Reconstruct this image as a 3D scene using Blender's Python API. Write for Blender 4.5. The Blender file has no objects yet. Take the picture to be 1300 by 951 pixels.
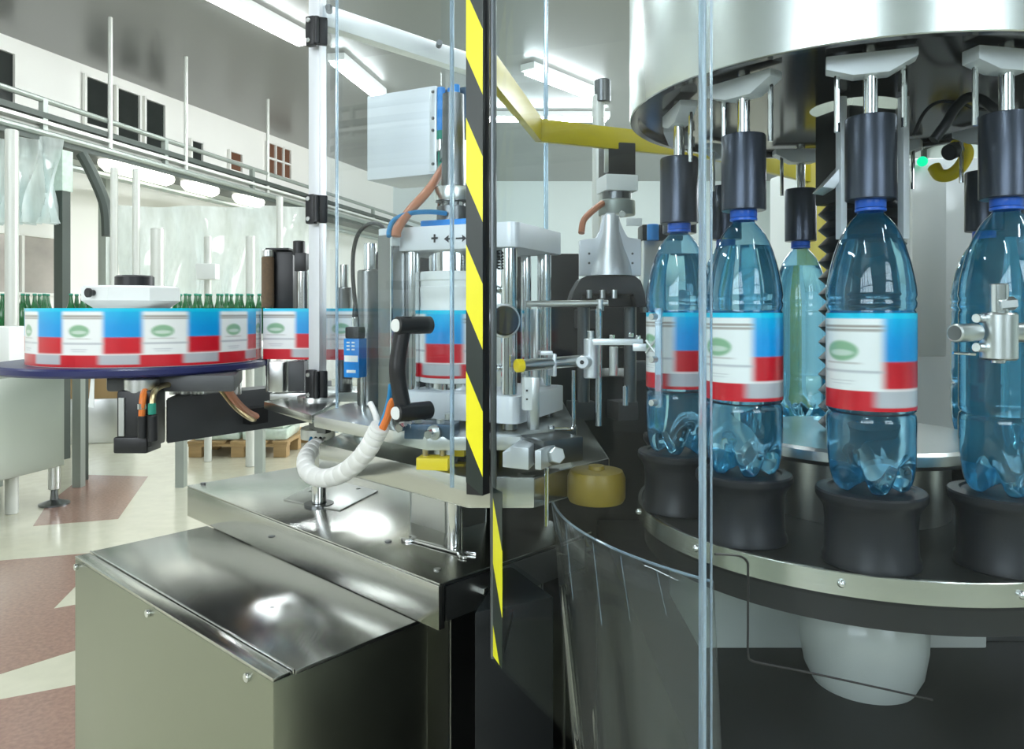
import bpy, bmesh, math, random
from mathutils import Vector, Matrix
scene = bpy.context.scene
COL = scene.collection
random.seed(7)
PI = math.pi
H, FPX, CX, HY = 1.25, 950.0, 650.0, 394.0      # camera height, focal length in pixels, principal column, horizon row

# ------------------------------------------------------------------ camera
cam_d = bpy.data.cameras.new('camera')
cam = bpy.data.objects.new('camera', cam_d); COL.objects.link(cam)
cam.location = (0, 0, H); cam.rotation_euler = (PI/2, 0, 0)
cam_d.sensor_width = 36; cam_d.lens = FPX/1300*36
cam_d.shift_y = (HY-475.5)/1300
cam_d.clip_start = .02; cam_d.clip_end = 100
scene.camera = cam

# ------------------------------------------------------------------ world, lights, exposure
world = bpy.data.worlds.new('sky'); scene.world = world; world.use_nodes = True
world.node_tree.nodes['Background'].inputs[0].default_value = (.82, .92, 1, 1)
world.node_tree.nodes['Background'].inputs[1].default_value = 2.5
scene.view_settings.view_transform = 'Standard'
scene.view_settings.look = 'None'
scene.view_settings.exposure = 0.55
scene.view_settings.gamma = 1
scene.view_settings.use_curve_mapping = False
scene.cycles.transparent_max_bounces = 32
scene.cycles.max_bounces = 14
scene.cycles.transmission_bounces = 12
scene.cycles.glossy_bounces = 6
scene.cycles.diffuse_bounces = 4
scene.cycles.sample_clamp_indirect = 6

def area(name, loc, target, sx, sy, power, col):
    l = bpy.data.lights.new(name, 'AREA'); l.shape = 'RECTANGLE'; l.size = sx; l.size_y = sy
    l.energy = power; l.color = col
    o = bpy.data.objects.new(name, l); COL.objects.link(o); o.location = loc
    o.rotation_euler = (Vector(target)-Vector(loc)).to_track_quat('-Z', 'Y').to_euler()
for x, w in ((-3.3, 4.2), (2.35, 2.1)):           # daylight entering by the two window bands behind the photographer
    area('window_daylight', (x, -3.9, 2.75), (x, 0, 2.75), w, 2.3, 20*w, (.93, .97, 1))

area('side_fill', (6.25, 8.5, 2.9), (-4, 8.0, 2.6), 6.0, 1.6, 420, (.96, .98, 1))   # fill lamp added out of view to brighten the left wall

# ------------------------------------------------------------------ materials
def mat(name, col, rough=.5, metal=0., spec=.5, coat=0., bump=0., bscale=(40, 40, 40), noise=0., nscale=(6, 6, 6), emit=None, es=0., aniso=0., trans=0.):
    m = bpy.data.materials.new(name); m.use_nodes = True
    nt = m.node_tree; b = nt.nodes['Principled BSDF']
    b.inputs['Base Color'].default_value = (*col, 1); b.inputs['Roughness'].default_value = rough
    b.inputs['Metallic'].default_value = metal; b.inputs['Specular IOR Level'].default_value = spec
    b.inputs['Coat Weight'].default_value = coat; b.inputs['Anisotropic'].default_value = aniso
    b.inputs['Transmission Weight'].default_value = trans
    if emit: b.inputs['Emission Color'].default_value = (*emit, 1); b.inputs['Emission Strength'].default_value = es
    if bump or noise:
        tc = nt.nodes.new('ShaderNodeTexCoord')
        def nz(scale, det):
            mp = nt.nodes.new('ShaderNodeMapping'); mp.inputs['Scale'].default_value = scale
            nt.links.new(tc.outputs['Object'], mp.inputs[0])
            n = nt.nodes.new('ShaderNodeTexNoise'); n.inputs['Scale'].default_value = 1; n.inputs['Detail'].default_value = det
            nt.links.new(mp.outputs[0], n.inputs['Vector']); return n
        if bump:
            n = nz(bscale, 4); bp = nt.nodes.new('ShaderNodeBump'); bp.inputs['Strength'].default_value = bump; bp.inputs['Distance'].default_value = .002
            nt.links.new(n.outputs[0], bp.inputs['Height']); nt.links.new(bp.outputs[0], b.inputs['Normal'])
        if noise:
            n = nz(nscale, 5); mx = nt.nodes.new('ShaderNodeMix'); mx.data_type = 'RGBA'
            lo = [c*(1-noise) for c in col]; hi = [min(1, c*(1+noise)) for c in col]
            mx.inputs[6].default_value = (*lo, 1); mx.inputs[7].default_value = (*hi, 1)
            nt.links.new(n.outputs[0], mx.inputs[0]); nt.links.new(mx.outputs[2], b.inputs['Base Color'])
            mr = nt.nodes.new('ShaderNodeMapRange'); mr.inputs[3].default_value = max(0, rough*.75); mr.inputs[4].default_value = min(1, rough*1.25)
            nt.links.new(n.outputs[0], mr.inputs[0]); nt.links.new(mr.outputs[0], b.inputs['Roughness'])
    return m

def clear(name, tint, dust=.02, refl=1., translucent=None, tw=0., edge=None):
    """thin clear sheet: see-through, Fresnel reflection, a little dust"""
    m = bpy.data.materials.new(name); m.use_nodes = True; nt = m.node_tree; nt.nodes.clear()
    N = nt.nodes.new; L = nt.links.new
    out = N('ShaderNodeOutputMaterial'); tr = N('ShaderNodeBsdfTransparent'); tr.inputs[0].default_value = (*tint, 1)
    gl = N('ShaderNodeBsdfGlossy'); gl.inputs['Roughness'].default_value = .015
    lw = N('ShaderNodeLayerWeight'); lw.inputs[0].default_value = .5
    p = N('ShaderNodeMath'); p.operation = 'POWER'; p.inputs[1].default_value = 5; L(lw.outputs['Facing'], p.inputs[0])
    a = N('ShaderNodeMath'); a.operation = 'MULTIPLY_ADD'; a.inputs[1].default_value = .9*refl; a.inputs[2].default_value = .03*refl; L(p.outputs[0], a.inputs[0])
    base = tr.outputs[0]
    if edge:                                   # longer way through the wall at the rim: deeper tint
        mc = N('ShaderNodeMix'); mc.data_type = 'RGBA'; mc.inputs[6].default_value = (*tint, 1); mc.inputs[7].default_value = (*edge, 1)
        q = N('ShaderNodeMath'); q.operation = 'POWER'; q.inputs[1].default_value = 2.2; L(lw.outputs['Facing'], q.inputs[0])
        L(q.outputs[0], mc.inputs[0]); L(mc.outputs[2], tr.inputs[0])
    if dust:
        df = N('ShaderNodeBsdfDiffuse'); df.inputs[0].default_value = (.85, .9, .9, 1)
        tc = N('ShaderNodeTexCoord'); mp = N('ShaderNodeMapping'); mp.inputs['Scale'].default_value = (3, 3, .7); L(tc.outputs['Object'], mp.inputs[0])
        n = N('ShaderNodeTexNoise'); n.inputs['Scale'].default_value = 3; n.inputs['Detail'].default_value = 6; L(mp.outputs[0], n.inputs['Vector'])
        mr = N('ShaderNodeMapRange'); mr.inputs[1].default_value = .3; mr.inputs[2].default_value = .8; mr.inputs[3].default_value = dust*.3; mr.inputs[4].default_value = dust*1.8; L(n.outputs[0], mr.inputs[0])
        mx = N('ShaderNodeMixShader'); L(mr.outputs[0], mx.inputs[0]); L(base, mx.inputs[1]); L(df.outputs[0], mx.inputs[2]); base = mx.outputs[0]
    if translucent:
        t = N('ShaderNodeBsdfTranslucent'); t.inputs[0].default_value = (*translucent, 1)
        mx = N('ShaderNodeMixShader'); mx.inputs[0].default_value = tw; L(base, mx.inputs[1]); L(t.outputs[0], mx.inputs[2]); base = mx.outputs[0]
    mx = N('ShaderNodeMixShader'); L(a.outputs[0], mx.inputs[0]); L(base, mx.inputs[1]); L(gl.outputs[0], mx.inputs[2])
    L(mx.outputs[0], out.inputs[0]); return m

def glass(name, col, ior, rough=0.):
    m = bpy.data.materials.new(name); m.use_nodes = True; nt = m.node_tree; nt.nodes.clear()
    out = nt.nodes.new('ShaderNodeOutputMaterial'); g = nt.nodes.new('ShaderNodeBsdfGlass')
    g.inputs['Color'].default_value = (*col, 1); g.inputs['IOR'].default_value = ior; g.inputs['Roughness'].default_value = rough
    nt.links.new(g.outputs[0], out.inputs[0]); return m

def attr_mat(name, attr, rough=.3, coat=.3):
    m = bpy.data.materials.new(name); m.use_nodes = True; nt = m.node_tree; b = nt.nodes['Principled BSDF']
    a = nt.nodes.new('ShaderNodeAttribute'); a.attribute_name = attr
    nt.links.new(a.outputs['Color'], b.inputs['Base Color']); b.inputs['Roughness'].default_value = rough; b.inputs['Coat Weight'].default_value = coat
    return m

def hazard(name, period, slope, frac, off):
    """diagonal black and yellow tape, stripes from the UV in metres"""
    m = bpy.data.materials.new(name); m.use_nodes = True; nt = m.node_tree; b = nt.nodes['Principled BSDF']
    N = nt.nodes.new; L = nt.links.new
    uv = N('ShaderNodeUVMap'); uv.uv_map = 'UVMap'; sp = N('ShaderNodeSeparateXYZ'); L(uv.outputs[0], sp.inputs[0])
    a = N('ShaderNodeMath'); a.operation = 'MULTIPLY_ADD'; a.inputs[1].default_value = slope; L(sp.outputs[0], a.inputs[0]); L(sp.outputs[1], a.inputs[2])
    o = N('ShaderNodeMath'); o.operation = 'ADD'; o.inputs[1].default_value = off; L(a.outputs[0], o.inputs[0])
    d = N('ShaderNodeMath'); d.operation = 'DIVIDE'; d.inputs[1].default_value = period; L(o.outputs[0], d.inputs[0])
    fr = N('ShaderNodeMath'); fr.operation = 'FRACT'; L(d.outputs[0], fr.inputs[0])
    lt = N('ShaderNodeMath'); lt.operation = 'LESS_THAN'; lt.inputs[1].default_value = frac; L(fr.outputs[0], lt.inputs[0])
    mx = N('ShaderNodeMix'); mx.data_type = 'RGBA'; mx.inputs[6].default_value = (.02, .03, .025, 1); mx.inputs[7].default_value = (.95, .87, .015, 1)
    L(lt.outputs[0], mx.inputs[0]); L(mx.outputs[2], b.inputs['Base Color']); b.inputs['Roughness'].default_value = .35
    return m

TP = .1643*.90/.97
M = {
 'steel': mat('brushed_steel', (.60, .61, .57), .22, 1, bump=.06, bscale=(8, 8, 300), noise=.06),
 'steel_flat': mat('brushed_sheet', (.58, .59, .56), .2, 1, bump=.05, bscale=(260, 12, 12), noise=.08, nscale=(9, 3, 3)),
 'lid': mat('brushed_lid', (.50, .51, .50), .2, 1, bump=.05, bscale=(200, 14, 14), noise=.1, nscale=(5, 3, 3)),
 'chrome': mat('polished_steel', (.74, .76, .77), .1, 1, noise=.04),
 'satin': mat('satin_steel', (.66, .68, .67), .3, 1, noise=.06),
 'dark_steel': mat('dark_steel', (.16, .17, .175), .3, .9, noise=.12),
 'grey_beam': mat('grey_painted_steel', (.075, .08, .085), .45, .2, noise=.12),
 'alu': mat('aluminium', (.80, .83, .86), .38, .75, bump=.04, bscale=(150, 150, 6), noise=.05),
 'alu_white': mat('anodised_white', (.78, .81, .85), .45, .35, bump=.03, bscale=(120, 120, 6), noise=.05),
 'black': mat('black_plastic', (.012, .013, .015), .4, noise=.3),
 'rubber': mat('black_rubber', (.013, .015, .02), .42, spec=.35, noise=.35, nscale=(30, 30, 30)),
 'head': mat('dark_anodised', (.065, .075, .10), .3, .75, noise=.1),
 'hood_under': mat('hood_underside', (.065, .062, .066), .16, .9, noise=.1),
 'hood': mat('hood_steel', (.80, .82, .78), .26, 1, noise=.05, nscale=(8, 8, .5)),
 'dark_case': mat('black_machine_paint', (.018, .02, .021), .42, .2, .3, noise=.25),
 'mid_steel': mat('grey_steel', (.27, .275, .27), .32, 1, noise=.08),
 'frosted': mat('pale_reflective_film', (.82, .90, .92), .2, 0, coat=.5, noise=.25, nscale=(7, 7, 2.5)),
 'back_wall': mat('grey_back_wall', (.42, .44, .42), .7, noise=.1, nscale=(1, 1, 1)),
 'cab_steel': mat('olive_brushed_steel', (.36, .38, .31), .3, 1, bump=.05, bscale=(8, 8, 300), noise=.07),
 'shaded': mat('shaded_yellow_paint', (.22, .155, .012), .4, noise=.1),  # yellow darkened in the colour for the dim spot it sits in
 'yellow': mat('yellow_paint', (.58, .47, .015), .35, noise=.06),
 'yellow_bright': mat('yellow_plastic', (.95, .72, .01), .4, noise=.05),
 'navy': mat('navy_plate', (.02, .025, .11), .3, noise=.1),
 'white': mat('white_plastic', (.82, .85, .84), .4, noise=.03),
 'white_hose': mat('white_spiral_wrap', (.85, .86, .84), .4, noise=.04),
 'blue': mat('blue_plastic', (.01, .25, .72), .35, noise=.06),
 'blue_cap': mat('blue_cap', (.015, .12, .62), .3, noise=.04),
 'teal': mat('green_sleeve', (.02, .28, .2), .4, noise=.1),
 'orange': mat('orange_cable', (.75, .2, .035), .4, noise=.08),
 'salmon': mat('brown_orange_cable', (.50, .20, .11), .45, noise=.08),
 'blue_tube': mat('blue_tube', (.02, .24, .52), .35, noise=.05),
 'steelblue': mat('blue_black_block', (.045, .085, .13), .35, .5, noise=.1),
 'brass': mat('brass', (.55, .45, .26), .3, 1, noise=.08),
 'brown': mat('brown_bristle', (.13, .085, .05), .8, noise=.4, nscale=(150, 150, 150)),
 'green_led': mat('green_lamp', (.0, .7, .35), .3, emit=(0, .75, .32), es=.55),
 'wood': mat('pallet_wood', (.36, .24, .11), .75, noise=.35, nscale=(4, 30, 30)),
 'carton': mat('cardboard', (.34, .23, .11), .8, noise=.12),
 'wrap': mat('shrink_wrap', (.55, .66, .58), .2, noise=.3, nscale=(25, 25, 25), coat=.6),
 'green_glass': mat('green_bottle_glass', (.012, .13, .035), .12, coat=.5, noise=.2),
 'cream_wall': mat('white_wall', (.92, .92, .87), .7, noise=.03, nscale=(1, 1, 1)),
 'mint_wall': mat('pale_wall', (.70, .78, .78), .7, noise=.06, nscale=(1, 1, 1)),
 'ceil': mat('grey_ceiling', (.25, .255, .245), .3, .35, noise=.1, nscale=(.6, .12, 1)),
 'floor': mat('cream_terrazzo', (.58, .57, .45), .16, noise=.1, nscale=(14, 14, 14)),
 'red_floor': mat('brown_terrazzo', (.30, .185, .145), .2, noise=.35, nscale=(60, 60, 60)),
 'dark_glass': mat('dark_window_glass', (.025, .03, .028), .08, noise=.2),
 'brown_glass': mat('brown_window_glass', (.16, .07, .04), .2, noise=.2),
 'view_glass': mat('street_view_glass', (.5, .46, .42), .15, noise=.45, nscale=(2, 2, 3)),
 'rail_green': mat('grey_green_steel', (.34, .38, .35), .4, .5, noise=.1),
 'rail_dark': mat('dark_green_steel', (.06, .075, .065), .5, .3, noise=.2),
 'pale_pipe': mat('pale_pipe', (.64, .66, .62), .4, .2, noise=.04),
 'cabinet': mat('olive_steel_cabinet', (.40, .44, .40), .32, .85, noise=.1, nscale=(1.5, 1.5, 1.5)),
 'bell': mat('grey_paint', (.47, .50, .47), .32, coat=.25, noise=.04),
 'lamp': mat('fluorescent', (1, 1, 1), .5, emit=(.92, .985, 1), es=30),
 'lamp_warm': mat('bulkhead_glow', (1, 1, .9), .5, emit=(1, 1, .88), es=2.6),
 'acrylic': clear('clear_acrylic', (.96, .987, .997), .001, .36),
 'skirt': clear('scuffed_acrylic', (.80, .83, .82), .03, .9),
 'film': clear('plastic_film', (.85, .93, .93), .6, 1., (.88, .95, .95), .5),
 'edge': mat('polished_acrylic_edge', (.62, .80, .95), .1, 0, .8, trans=.75, noise=.05),  # pale tint carries the bright glow of acrylic edges and bends
 'pet': clear('blue_pet', (.75, .94, 1.), 0, 2.2, (.03, .63, 1.), .21, (.05, .43, .80)),
 'water': glass('water', (.92, .985, 1.), 1.33),
 'print': attr_mat('label_print', 'print'),
 'sym': mat('black_print', (.02, .02, .03), .5),
 'tape': hazard('hazard_tape', TP, -2.24, .515, 0),
}

# ------------------------------------------------------------------ geometry helpers
def V(*a): return Vector(a)
def at(px, py, Y): return V((px-CX)*Y/FPX, Y, H-(py-HY)*Y/FPX)
def onz(px, py, z):                                  # point of the level at z (relative to the camera) seen at that pixel
    Y = -z*FPX/(py-HY); return V((px-CX)*Y/FPX, Y, H+z)
def xat(px, Y): return (px-CX)*Y/FPX

ORI = {}
class MB:
    def __init__(s): s.bm = bmesh.new()
    def _merge(s, t, bev=0, seg=2):
        if bev:
            bmesh.ops.bevel(t, geom=t.edges[:], offset=bev, segments=seg, affect='EDGES', profile=.6, clamp_overlap=True)
        t.verts.index_update(); vs = [s.bm.verts.new(v.co) for v in t.verts]
        for f in t.faces:
            try: s.bm.faces.new([vs[v.index] for v in f.verts])
            except ValueError: pass
        t.free(); return s
    def box(s, c, size, rot=0, bev=0, mtx=None):
        t = bmesh.new(); bmesh.ops.create_cube(t, size=1)
        R = mtx if mtx is not None else Matrix.Rotation(rot, 3, 'Z')
        for v in t.verts:
            v.co = R @ V(v.co.x*size[0], v.co.y*size[1], v.co.z*size[2]) + Vector(c)
        return s._merge(t, bev)
    def prism(s, poly, z0, z1, bev=0):
        t = bmesh.new(); n = len(poly)
        a = [t.verts.new((p[0], p[1], z0)) for p in poly]; b = [t.verts.new((p[0], p[1], z1)) for p in poly]
        t.faces.new(a[::-1]); t.faces.new(b)
        for i in range(n): t.faces.new((a[i], a[(i+1) % n], b[(i+1) % n], b[i]))
        bmesh.ops.recalc_face_normals(t, faces=t.faces[:])
        return s._merge(t, bev)
    def extrude(s, pts, vec, bev=0):                 # planar outline of 3D points pushed along vec
        t = bmesh.new(); n = len(pts); vec = Vector(vec)
        a = [t.verts.new(p) for p in pts]; b = [t.verts.new(Vector(p)+vec) for p in pts]
        t.faces.new(a[::-1]); t.faces.new(b)
        for i in range(n): t.faces.new((a[i], a[(i+1) % n], b[(i+1) % n], b[i]))
        bmesh.ops.recalc_face_normals(t, faces=t.faces[:])
        return s._merge(t, bev)
    def lathe(s, c, prof, n=32, axis=None, a0=0, a1=2*PI):
        t = bmesh.new(); R = Matrix.Identity(3)
        if axis is not None: R = V(0, 0, 1).rotation_difference(Vector(axis).normalized()).to_matrix()
        full = abs(a1-a0-2*PI) < 1e-6; cols = n if full else n+1; rows = []
        for r, z in prof:
            if r < 1e-7: rows.append([t.verts.new(R @ V(0, 0, z)+Vector(c))]); continue
            rows.append([t.verts.new(R @ V(r*math.cos(a0+(a1-a0)*i/n), r*math.sin(a0+(a1-a0)*i/n), z)+Vector(c)) for i in range(cols)])
        for A, B in zip(rows, rows[1:]):
            for i in range(n):
                j = (i+1) % cols
                if len(A) == 1 and len(B) == 1: continue
                if len(A) == 1: t.faces.new((A[0], B[j], B[i]))
                elif len(B) == 1: t.faces.new((A[i], A[j], B[0]))
                else: t.faces.new((A[i], A[j], B[j], B[i]))
        bmesh.ops.recalc_face_normals(t, faces=t.faces[:])
        return s._merge(t)
    def cyl(s, p0, p1, r, r2=None, n=20, b=None):
        p0 = Vector(p0); p1 = Vector(p1); h = (p1-p0).length; r2 = r if r2 is None else r2
        b = min(r, r2, h)*.12 if b is None else b
        return s.lathe(p0, [(0, 0), (r-b, 0), (r, b), (r2, h-b), (r2-b, h), (0, h)], n, p1-p0)
    def sphere(s, c, r, n=14, sz=1.):
        return s.lathe(c, [(r*math.sin(PI*i/n) if 0 < i < n else 0, -r*sz*math.cos(PI*i/n)) for i in range(n+1)], n+4)
    def tube(s, path, r, n=10, sub=8, rad=None):
        P = [Vector(p) for p in path]; Q = []
        for i in range(len(P)-1):                     # Catmull-Rom through the given points
            p0 = P[max(i-1, 0)]; p1 = P[i]; p2 = P[i+1]; p3 = P[min(i+2, len(P)-1)]
            for k in range(sub):
                u = k/sub
                Q.append(.5*((2*p1)+(p2-p0)*u+(2*p0-5*p1+4*p2-p3)*u*u+(-p0+3*p1-3*p2+p3)*u**3))
        Q.append(P[-1]); t = bmesh.new(); rings = []
        up = V(0, 0, 1)
        d0 = (Q[1]-Q[0]).normalized(); nrm = d0.orthogonal().normalized()
        for i, q in enumerate(Q):
            d = (Q[min(i+1, len(Q)-1)]-Q[max(i-1, 0)]).normalized()
            nrm = (nrm-d*nrm.dot(d)).normalized(); bn = d.cross(nrm)
            rr = rad(i) if rad else r
            rings.append([t.verts.new(q+(nrm*math.cos(2*PI*k/n)+bn*math.sin(2*PI*k/n))*rr) for k in range(n)])
        for A, B in zip(rings, rings[1:]):
            for k in range(n): t.faces.new((A[k], A[(k+1) % n], B[(k+1) % n], B[k]))
        t.faces.new(rings[0][::-1]); t.faces.new(rings[-1])
        bmesh.ops.recalc_face_normals(t, faces=t.faces[:])
        return s._merge(t)
    def build(s, name, material, parent=None, sharp=.6):
        bm = s.bm; bm.normal_update()
        for e in bm.edges:
            if len(e.link_faces) == 2 and e.calc_face_angle(0) > sharp: e.smooth = False
        for f in bm.faces: f.smooth = True
        if parent is None:
            lo = [min(v.co[i] for v in bm.verts) for i in range(3)]; hi = [max(v.co[i] for v in bm.verts) for i in range(3)]
            o = V((lo[0]+hi[0])/2, (lo[1]+hi[1])/2, lo[2])
        else: o = ORI[parent.name]
        for v in bm.verts: v.co -= o
        me = bpy.data.meshes.new(name); bm.to_mesh(me); bm.free()
        me.materials.append(M[material]); ob = bpy.data.objects.new(name, me); COL.objects.link(ob)
        if parent is None: ob.location = o
        else: ob.parent = parent
        ORI[ob.name] = o
        return ob

def tag(o, label, cat, group=None):
    o['label'] = label; o['category'] = cat
    if group: o['group'] = group
    return o
def thing(name, label, cat, loc=(0, 0, 0), group=None):
    o = bpy.data.objects.new(name, None); COL.objects.link(o); o.location = loc; o.empty_display_size = .05
    ORI[o.name] = Vector(loc); return tag(o, label, cat, group)
def structure(o): o['kind'] = 'structure'; return o
def stuff(o): o['kind'] = 'stuff'; return o
def lab(o, t): o['label'] = t; return o
def copy_tree(o, parent=None):
    c = o.copy(); COL.objects.link(c)
    if parent is not None: c.parent = parent
    for ch in list(o.children): copy_tree(ch, c)
    return c

# ------------------------------------------------------------------ label print (flat artwork in a colour attribute)
def sst(a, b, x):
    t = max(0, min(1, (x-a)/(b-a))); return t*t*(3-2*t)
def mixc(a, b, t): return tuple(a[i]*(1-t)+b[i]*t for i in range(3))
WH, BL, CY, RD, GR, BR, GN = (.90, .93, .93), (.0, .33, .80), (.0, .60, .88), (.62, .006, .02), (.42, .45, .50), (.20, .15, .11), (.06, .36, .10)
def art(u, v):
    """u: repeats of the design, v: 0 top to 1 bottom"""
    u = u % 1.0; e = .045
    w = sst(.02, .02+2*e, u)*(1-sst(.56, .56+2*e, u))           # white front panel
    side = mixc(BL, RD, sst(.485, .505, v))
    side = mixc(side, CY, .5*(1-sst(.0, .35, v)))
    c = mixc(side, WH, w)
    def line(v0, hw, col, k):
        nonlocal c
        a = (1-sst(hw*.6, hw*1.4, abs(v-v0)))*k
        if a > 0: c = mixc(c, col, a)
    line(.135, .011, BR, .85*w); line(.175, .014, BR, .7*w)
    du = (u-.30)/.15; dv = (v-.39)/.115; q = du*du+dv*dv
    if v < .62: c = mixc(c, GN, .75*w*(1-sst(.55, 1.1, q)))
    q2 = ((u-.30)/.11)**2+((v-.41)/.035)**2
    c = mixc(c, WH, .55*w*(1-sst(.3, 1.4, q2)))
    line(.515, .008, BR, .4*w*(1-sst(.1, .2, abs(u-.3))))
    line(.60, .014, GR, .7*w)
    line(.70, .006, GR, .5*w*(1-sst(.08, .14, abs(u-.3)))); line(.73, .006, GR, .4*w*(1-sst(.06, .12, abs(u-.3))))
    low = mixc((.50, .52, .56), RD, sst(.0, .06, u)*(1-sst(.50, .60, u)))
    c = mixc(c, WH, sst(.765, .775, v)*(1-sst(.79, .80, v))*.85)
    c = mixc(c, low, sst(.79, .80, v))
    c = mixc(c, RD, sst(.955, .965, v))
    c = mixc(CY, c, sst(.05, .06, v))
    return c
def print_strip(name, path, z0, z1, parent, period=.145, u0=0, nv=64, closed=False, outward=1, label_of=None):
    """a label web standing upright along a ground-plane path (world xy), printed with the design"""
    o = ORI[parent.name] if parent else V(0, 0, 0)
    n = len(path); s = [0]
    for a, b in zip(path, path[1:]): s.append(s[-1]+math.hypot(b[0]-a[0], b[1]-a[1]))
    vs, cols, fs = [], [], []
    for i, (x, y) in enumerate(path):
        for j in range(nv+1):
            vs.append((x-o.x, y-o.y, z1+(z0-z1)*j/nv-o.z)); cols.append((*art(u0+s[i]/period, j/nv), 1))
    for i in range(n-1):
        for j in range(nv):
            a = i*(nv+1)+j; fs.append((a, a+1, a+nv+2, a+nv+1))
    me = bpy.data.meshes.new(name); me.from_pydata(vs, [], fs); me.update()
    ca = me.color_attributes.new('print', 'FLOAT_COLOR', 'POINT')
    ca.data.foreach_set('color', [x for c in cols for x in c])
    me.polygons.foreach_set('use_smooth', [True]*len(fs)); me.materials.append(M['print'])
    ob = bpy.data.objects.new(name, me); COL.objects.link(ob); ob.parent = parent; ORI[ob.name] = o
    return ob

# ================================================================== THE HALL
ZC = H+2.78
wd = V(1.61, 5.38, 0).normalized()                      # run of the left wall
def wall_pt(Y): return V(-5.13+(Y-7.5)*wd.x/wd.y, Y, 0)
floor = structure(MB().box((0, 6, -.05), (22, 21, .1)).build('floor', 'floor'))
ceil = structure(MB().box((0, 6, ZC+.05), (22, 21, .1)).build('ceiling', 'ceil'))
def terrazzo(pts):
    p = [onz(a, b, -H) for a, b in pts]
    MB().prism([(q.x, q.y) for q in p], .0, .0012).build('terrazzo_panel', 'red_floor', floor)
ORI['floor'] = Vector(floor.location)
terrazzo([(108, 603), (188, 605), (150, 659), (42, 668), (60, 640)])
terrazzo([(-60, 717), (120, 702), (120, 720), (68, 773), (130, 762), (130, 815), (-60, 875)])
terrazzo([(-60, 900), (200, 850), (200, 1000), (-60, 1000)])
a, b = wall_pt(-4.4), wall_pt(16.4)
nrm = V(-wd.y, wd.x, 0)
structure(MB().prism([(a.x, a.y), (b.x, b.y), (b.x+nrm.x*.2, b.y+nrm.y*.2), (a.x+nrm.x*.2, a.y+nrm.y*.2)], 0, ZC).build('wall_left', 'cream_wall'))
structure(MB().box((2, 16.2, ZC/2), (14, .2, ZC)).build('wall_far', 'mint_wall'))
structure(MB().box((6.5, 6, ZC/2), (.2, 20.6, ZC)).build('wall_right', 'mint_wall'))
m = MB()
for k in range(9): m.box((6.33, 5.5+.75*k, 2.9), (.06, .06, 1.7))
for z in (2.05, 2.9, 3.75): m.box((6.33, 8.5, z), (.06, 6.0, .06))
structure(m.build('window_20', 'rail_dark'))  # window bars added behind the side fill lamp; the wall is solid
bw = MB()                                               # wall behind the camera with two window openings
for x0, x1 in ((-9, -5.4), (-1.2, 1.3), (3.4, 6.6)): bw.box(((x0+x1)/2, -4.1, ZC/2), (x1-x0, .2, ZC))
for x0, x1 in ((-5.4, -1.2), (1.3, 3.4)):
    bw.box(((x0+x1)/2, -4.1, .8), (x1-x0, .2, 1.6)); bw.box(((x0+x1)/2, -4.1, (ZC+3.95)/2), (x1-x0, .2, ZC-3.95))
structure(bw.build('wall_back', 'back_wall'))
for i, (x0, x1) in enumerate(((-5.4, -1.2), (1.3, 3.4))):
    m = MB(); nb = 5 if i == 0 else 4
    for k in range(nb): m.box((x0+(x1-x0)*k/(nb-1), -3.86, 2.75), (.08, .06, 2.4))
    for k in range(3): m.box(((x0+x1)/2, -3.86, 1.6+1.17*k), (x1-x0, .06, .08))
    structure(m.build('window_%d' % (i+11), 'rail_dark'))

# windows high on the left wall
def wall_hit(px, py):
    k = (px-CX)/FPX                                     # X = kY on the wall X = -5.13+(Y-7.5)*r
    r = wd.x/wd.y; Y = (-5.13-7.5*r)/(k-r); return at(px, py, Y)
def wall_window(n, px0, px1, yt, yb, nx=1, ny=1, g='dark_glass'):
    p0 = wall_hit(px0, yt); p1 = wall_hit(px1, yt)
    z1 = p0.z; z0 = wall_hit(px0, yb).z; d = p1-p0; d.z = 0; L = d.length; u = d/L
    ang = math.atan2(u.y, u.x); off = V(wd.y, -wd.x, 0)
    fr = MB(); c = (p0+p1)/2
    for k in range(nx+1):
        q = p0+u*(L*k/nx); fr.box((q.x+off.x*.03, q.y+off.y*.03, (z0+z1)/2), (.03, .04, z1-z0+.03), ang)
    for k in range(ny+1):
        fr.box((c.x+off.x*.03, c.y+off.y*.03, z0+(z1-z0)*k/ny), (L, .04, .03), ang)
    w = structure(fr.build('window_%d' % n, 'cream_wall'))
    for i in range(nx):
        for j in range(ny):
            q = p0+u*(L*(i+.5)/nx)
            MB().box((q.x+off.x*.012, q.y+off.y*.012, z0+(z1-z0)*(j+.5)/ny), (L/nx-.028, .015, (z1-z0)/ny-.028), ang).build('pane', g, w)
wall_window(1, -30, 16, 52, 128)
wall_window(2, 105, 137, 95, 158)
wall_window(3, 145, 175, 110, 176)
wall_window(4, 181, 207, 124, 185)
wall_window(5, 240, 255, 177, 203, 1, 2)
wall_window(6, 289, 305, 191, 216, 1, 2, 'brown_glass')
wall_window(7, 337, 367, 180, 220, 3, 2, 'brown_glass')
wall_window(8, -25, 70, 292, 372, 2, 1, 'view_glass')

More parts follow.
